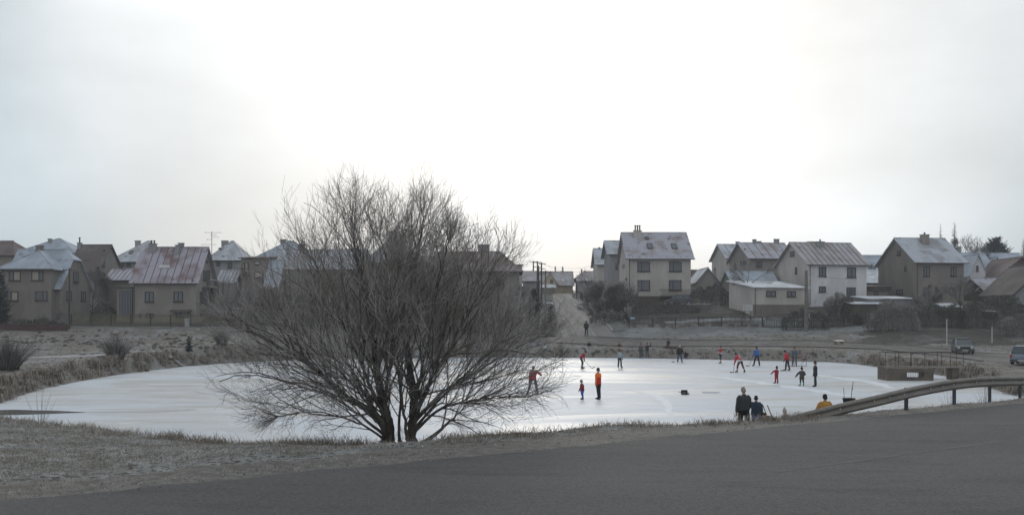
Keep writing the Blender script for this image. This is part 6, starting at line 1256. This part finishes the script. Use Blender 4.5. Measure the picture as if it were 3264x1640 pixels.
# ---------------------------------------------------------------- fences
def fence(label, pts, h, post_dx, mats, base=.25, pick=None, rails=2, mesh=False, boards=False, name='fence', off=0.0, psize=.06):
    """pts world (x, y); pickets or wire mesh between posts on a low plinth"""
    P = [Vector((x, y, 0)) for x, y in pts]; zs = lambda p: H(p.x, p.y) + off; root = empty(name, (P[0].x, P[0].y, zs(P[0])), label=label, cat='fence', group='garden fences'); o0 = root.location; pl, po, inf = mats
    bb = MB(); pm = MB(); rm = MB(); allp = []
    for a, b in zip(P, P[1:]):
        L_ = (b - a).length; k = max(1, round(L_ / post_dx)); allp += [a.lerp(b, i / k) for i in range(k)]
    allp.append(P[-1]); Z = [zs(p) for p in allp]
    for p, z in zip(allp, Z): q = p - o0; q.z = 0; z0 = z - o0.z; MB().box(q.x - psize, q.y - psize, z0 - .3, q.x + psize, q.y + psize, z0 + h + .04).build('post', po, root)
    for (a, za), (b, zb_) in zip(zip(allp, Z), list(zip(allp, Z))[1:]):
        A = a - o0; B = b - o0; A.z = za - o0.z; B.z = zb_ - o0.z; d = (B - A); n_ = Vector((-d.y, d.x, 0)).normalized() * .05
        if base: bb.add([A - n_ + Vector((0, 0, -.3)), B - n_ + Vector((0, 0, -.3)), B + n_ + Vector((0, 0, -.3)), A + n_ + Vector((0, 0, -.3)), A - n_ + Vector((0, 0, base)), B - n_ + Vector((0, 0, base)), B + n_ + Vector((0, 0, base)), A + n_ + Vector((0, 0, base))], [(0, 1, 5, 4), (2, 3, 7, 6), (4, 5, 6, 7), (0, 4, 7, 3), (1, 2, 6, 5)])
        for r_ in range(rails): z = base + .1 + (h - base - .2) * (r_ / max(1, rails - 1)); rm.tube([A + Vector((0, 0, z)), B + Vector((0, 0, z))], .025, 4)
        if pick:
            k = int(d.length / pick)
            for i in range(1, k): q = A + d * (i / k); w_ = pick * (.42 if boards else .16); t_ = d.normalized() * w_; m_ = Vector((-t_.y, t_.x, 0)).normalized() * .012; z0 = Vector((0, 0, base + .03)); z1_ = Vector((0, 0, h)); pm.add([q - t_ - m_ + z0, q + t_ - m_ + z0, q + t_ - m_ + z1_, q - t_ - m_ + z1_, q - t_ + m_ + z0, q + t_ + m_ + z0, q + t_ + m_ + z1_, q - t_ + m_ + z1_], [(0, 1, 2, 3), (7, 6, 5, 4), (0, 3, 7, 4), (1, 5, 6, 2), (3, 2, 6, 7)])
        if mesh:
            k = int(d.length / .16)
            for i in range(k): q = A + d * (i / k); pm.tube([q + Vector((0, 0, base)), q + Vector((0, 0, h))], .02, 3, False)
            for i in range(9): z = base + (h - base) * i / 8; pm.tube([A + Vector((0, 0, z)), B + Vector((0, 0, z))], .016, 3, False)
    if base: bb.build('plinth', pl, root)
    rm.build('rail', po, root); pm.build('mesh_panel' if mesh else 'pickets', inf, root)
CPL = plain('fence_plinth', (.10, .095, .085)); YEL = plain('fence_wire_yellowish', (.22, .20, .12)); BLKM = plain('fence_black', (.025, .025, .025)); REDF = plain('fence_red', (.08, .035, .034)); MAST = plain('fence_post_brown', (.05, .04, .035))
def fx(*q): return [(WX(px, Y), Y) for px, Y in q]
fence('yellowish wire fence on a low plinth before the red-roofed house', fx((228, 126.4), (480, 126.2), (735, 126.2)), 1.45, 2.6, (CPL, MAST, YEL), mesh=True, base=.35)
fence('dark red board fence before the far left brown house', fx((-60, 119.8), (28, 119.6), (215, 119.8)), .75, 2.4, (CPL, MAST, REDF), pick=.14, boards=True, base=.1)
fence('black picket fence with brick plinth along the garden of the tall beige house', fx((1988, 137), (2006, 131.5), (2300, 131.0), (2430, 130.6)), 1.25, 2.7, (mat('plinth_pale', (.24, .22, .2), (.09, .08, .07), scale=1.2, lo=.45, hi=.55), BLKM, BLKM), pick=.16, base=.3)
fence('low dark fence from the annexe past the square concrete pole', fx((2432, 130.4), (2560, 129.6), (2690, 129.0)), 1.0, 2.6, (CPL, BLKM, MAST), pick=.2, base=.15)
fence('short dark fence along the pavement on the slope', fx((1900, 152), (1930, 143), (1958, 139), (1975, 137.5)), 1.1, 2.5, (CPL, BLKM, BLKM), pick=.2, base=.2)
fence('dark gate and fence at the top right of the street', fx((1826, 205), (1850, 200), (1858, 192)), 1.6, 2.5, (CPL, BLKM, BLKM), pick=.25, base=.2)
# low kerb edge and snow ledges along the back lane
for x0, x1, Y, lb in ((90, 215, 121.8, 'frosty stone edging below the red fence'), (320, 440, 121.7, 'dark-shadowed stone edging before the wire fence'), (548, 640, 121.6, 'snow-dusted stone edging below the porch canopy'), (1640, 1778, 126.2, 'pale kerb edging at the left foot of the street')):
    n = 6; b = MB(); P = [(WX(x0 + (x1 - x0) * i / n, Y), Y) for i in range(n + 1)]; z0 = H(*P[0]); 
    for p, q in zip(P, P[1:]): za, zb_ = H(*p) - z0, H(*q) - z0; b.add([(p[0] - P[0][0], 0, za - .2), (q[0] - P[0][0], 0, zb_ - .2), (q[0] - P[0][0], .3, zb_ - .2), (p[0] - P[0][0], .3, za - .2), (p[0] - P[0][0], 0, za + .2), (q[0] - P[0][0], 0, zb_ + .2), (q[0] - P[0][0], .3, zb_ + .2), (p[0] - P[0][0], .3, za + .2)], [(0, 1, 5, 4), (2, 3, 7, 6), (4, 5, 6, 7), (0, 4, 7, 3), (1, 2, 6, 5)])
    o = b.build('edging', m_kerb, None, loc=(P[0][0], Y, z0)); tag(o, lb, 'edging', 'stone edgings along the back lane')
# ---------------------------------------------------------------- garden objects
Yp = 121.5; X = WX(566, Yp); root = empty('fence_pillar', (X, Yp + 3.6, H(X, Yp + 3.6)), label='short pale concrete pillar in front of the wire fence', cat='pillar'); MB().box(-.25, -.2, -.2, .25, .2, 1.0).build('pillar_shaft', plain('pillar_pale', (.3, .31, .32)), root); MB().box(-.3, -.25, 1.002, .3, .25, 1.1).build('cap', plain('pillar_cap', (.36, .37, .38)), root)
Yi = 128.5; X = WX(2383, Yi); zi = CH - (990 - HY) / F * Yi; root = empty('water_tank', (X, Yi, zi), label='white caged water tank on a stand before the low annexe', cat='tank'); MB().box(-.5, -.5, .0, .5, .5, .85).build('tank_body', plain('tank_white', (.55, .57, .58), .5), root); b = MB()
for i in range(6):
    x = -.52 + 1.04 * i / 5; b.tube([(x, -.53, 0), (x, -.53, .87)], .012, 4)
for i in range(5): z = .87 * i / 4; b.tube([(-.53, -.53, z), (.53, -.53, z), (.53, .53, z), (-.53, .53, z), (-.53, -.53, z)], .012, 4)
b.build('cage', plain('cage_grey', (.25, .25, .25), .5), root); [MB().box(x - .04, y - .04, -1.2, x + .04, y + .04, -.004).build('leg', WOOD, root) for x in (-.45, .45) for y in (-.45, .45)]
Yn = 131.0; p = W(2016, 1013, Yn); root = empty('street_sign', p, label='small blue and white street name plate on the corner of the black fence', cat='sign'); MB().box(-.32, -.09, -.12, .32, -.07, .12).build('plate', plain('sign_blue', (.12, .3, .5), .5), root); MB().box(-.26, -.094, -.05, .26, -.0915, .05).build('lettering', plain('sign_white', (.6, .62, .65), .5), root)
Yc = 142; X = WX(2200, Yc); root = empty('block_stack', (X, Yc, H(X, Yc)), R(6), label='long low stack of concrete blocks with snow on top in the garden', cat='block stack'); MB().box(-2.8, -.5, -.5, 2.8, .5, .75).build('blocks', plain('block_grey', (.13, .125, .115)), root); MB().box(-2.82, -.52, .752, 2.82, .52, .8).build('snow_layer', R_SNOW, root)
MB().box(-3.9, -.7, -.6, -2.82, .3, .85).build('end_slab', plain('slab_beige', (.2, .18, .15)), root)
strip('garden_path', [(WX(2120, 133.2), 133.2), (WX(2300, 134.5), 134.5), (WX(2440, 134), 134)], 1.4, mat('snow_dusted_path', (.30, .32, .33), (.18, .18, .17), scale=1, rough=.9), .05, .8, 'snow dusted path inside the garden')
# ---------------------------------------------------------------- cars
TYRE = plain('tyre', (.015, .015, .016), .9); RIM = plain('rim', (.2, .2, .21), .4, .5, .5); CGL = plain('car_glass', (.035, .05, .06), .08, .6); LAMP = plain('lamp_glass', (.6, .6, .6), .2, .6); TAIL = plain('tail_lamp', (.3, .02, .02), .3)
def car(label, X, Y, yaw, col, z=None, estate=False, scale=1.0):
    """hatchback: nose towards local +y"""
    z = H(X, Y) + .065 if z is None else z; root = empty('parked_car', (X, Y, z), yaw, label=label, cat='car', group='cars on the lane and street'); root.scale = (scale,) * 3
    pm = mat('car_paint_%.2f_%.2f' % (col[0], col[2]), col, tuple(v * .85 for v in col), scale=1, rough=.35, spec=.5); Lh = 2.0; Wd = .82
    side = [(-2.0, .35), (-2.02, .62), (-1.98, .86), (-1.80, .93), (-1.0, .95), (.55, .93), (1.15, .88), (1.80, .76), (1.98, .62), (2.0, .34), (1.7, .22), (-1.7, .22)]
    vs = []; n = len(side); st = ((-1, .93), (-.92, 1.0), (.92, 1.0), (1, .93))
    for x, k in st:
        for y, zz in side: vs.append((x * Wd, y * (k if abs(y) > 1.5 else 1), .5 + (zz - .5) * (k ** .5)))
    fs = [(i * n + j, i * n + (j + 1) % n, (i + 1) * n + (j + 1) % n, (i + 1) * n + j) for i in range(3) for j in range(n)] + [tuple(range(n)), tuple(3 * n + j for j in reversed(range(n)))]
    body = fixn(MB().add(vs, fs).build('body', pm, root)); 
    back = -1.95 if estate else -1.72
    def ring(y, zz, w): return [(-w, y, zz), (w, y, zz)]
    cab = [(back, .925, .76), (back + .25, 1.40, .60), (-1.2, 1.46, .60), (.0, 1.46, .60), (.32, 1.38, .60), (1.02, .905, .74)]
    vs = []; [vs.extend(ring(*c)) for c in cab]; k = len(cab)
    fs = [(2 * i, 2 * i + 1, 2 * i + 3, 2 * i + 2) for i in range(k - 1)] + [tuple(2 * i for i in reversed(range(k))), tuple(2 * i + 1 for i in range(k))]
    MB().add(vs, fs).build('cabin', CGL, root)
    b = MB(); b.slab([[(-.61, back + .22, 1.475), (.61, back + .22, 1.475), (.61, .30, 1.475), (-.61, .30, 1.475)]], .05)
    for sx in (-1, 1):
        for (y0, z0, x0, y1, z1_, x1) in ((back - .02, .91, .775, back + .24, 1.44, .615), (-.55, .93, .775, -.55, 1.46, .615), (.32, 1.40, .615, 1.05, .90, .755), (-1.3, .93, .775, -1.25, 1.46, .615)): b.tube([(sx * x0, y0, z0), (sx * x1, y1, z1_)], .035, 4)
    b.build('roof', pm, root)
    for sx in (-1, 1):
        for y in (-1.25, 1.3):
            w = MB().lathe([(.30, -.1), (.32, -.08), (.32, .08), (.30, .1)], (sx * .74, y, .32), 18, 'x').build('wheel', TYRE, root); MB().lathe([(.19, 0), (.2, .02), (.05, .035)], (sx * .85 if sx > 0 else -.86, y, .32), 12, 'x').build('rim', RIM, w)
        MB().lathe([(.11, 0), (.115, .02), (.06, .04)], (sx * .58, 1.955, .60), 10, 'y').build('headlight', LAMP, root); MB().box(sx * .74 - .07, -2.03, .55, sx * .74 + .07, -1.98, .85).build('tail_light', TAIL, root)
        MB().box(sx * .88 - .09, .78, .93, sx * .88 + .09, .9, 1.06).build('mirror', pm, root)
    MB().box(-.45, 1.965, .50, .45, 1.995, .68).build('grille', plain('grille', (.02, .02, .02)), root); MB().box(-.82, 1.93, .26, .82, 2.05, .44).build('bumper', plain('bumper_grey', (.06, .06, .065)), root); MB().box(-.82, -2.06, .26, .82, -1.95, .44).build('bumper', plain('bumper_grey', (.06, .06, .065)), root)
    for y in (2.055, -2.07): MB().box(-.26, y - .006, .30, .26, y + .006, .41).build('number_plate', plain('plate_white', (.45, .45, .42)), root)
    MB().tube([(-.7, .98, .93), (-.1, .75, 1.07)], .012, 4).build('wiper', TYRE, root)
    return root
car('dark teal hatchback driving towards the viewer on the lane at the right', WX(3068, 99.5), 99.5, R(163), (.08, .105, .115)); car('light blue car cut by the right picture edge on the lane', WX(3268, 80.5), 80.5, R(-35), (.17, .21, .27), estate=True)
car('white-roofed car parked at the left of the street behind the dark evergreen', WX(1748, 176), 176, R(180), (.42, .44, .46)); c_ = car('dark car parked under the balcony of the tall beige house', WX(2163, 144.5), 144.5, R(100), (.05, .055, .06), z=H(WX(2163, 144.5), 144.5) + .35)
# ---------------------------------------------------------------- haze
m = bpy.data.materials.new('haze'); m.use_nodes = True; n = m.node_tree.nodes; n.remove(n['Principled BSDF']); v = n.new('ShaderNodeVolumePrincipled'); v.inputs['Color'].default_value = (.86, .9, .95, 1); v.inputs['Density'].default_value = .00055; v.inputs['Anisotropy'].default_value = .1
m.node_tree.links.new(v.outputs[0], n['Material Output'].inputs['Volume'])
ext = 24 + 1500 
o = MB().box(-2400, -60, -2, 2400, 2300, 34).build('haze', m); fixn(o); tag(o, 'thin winter haze over the pond and village', kind='stuff')
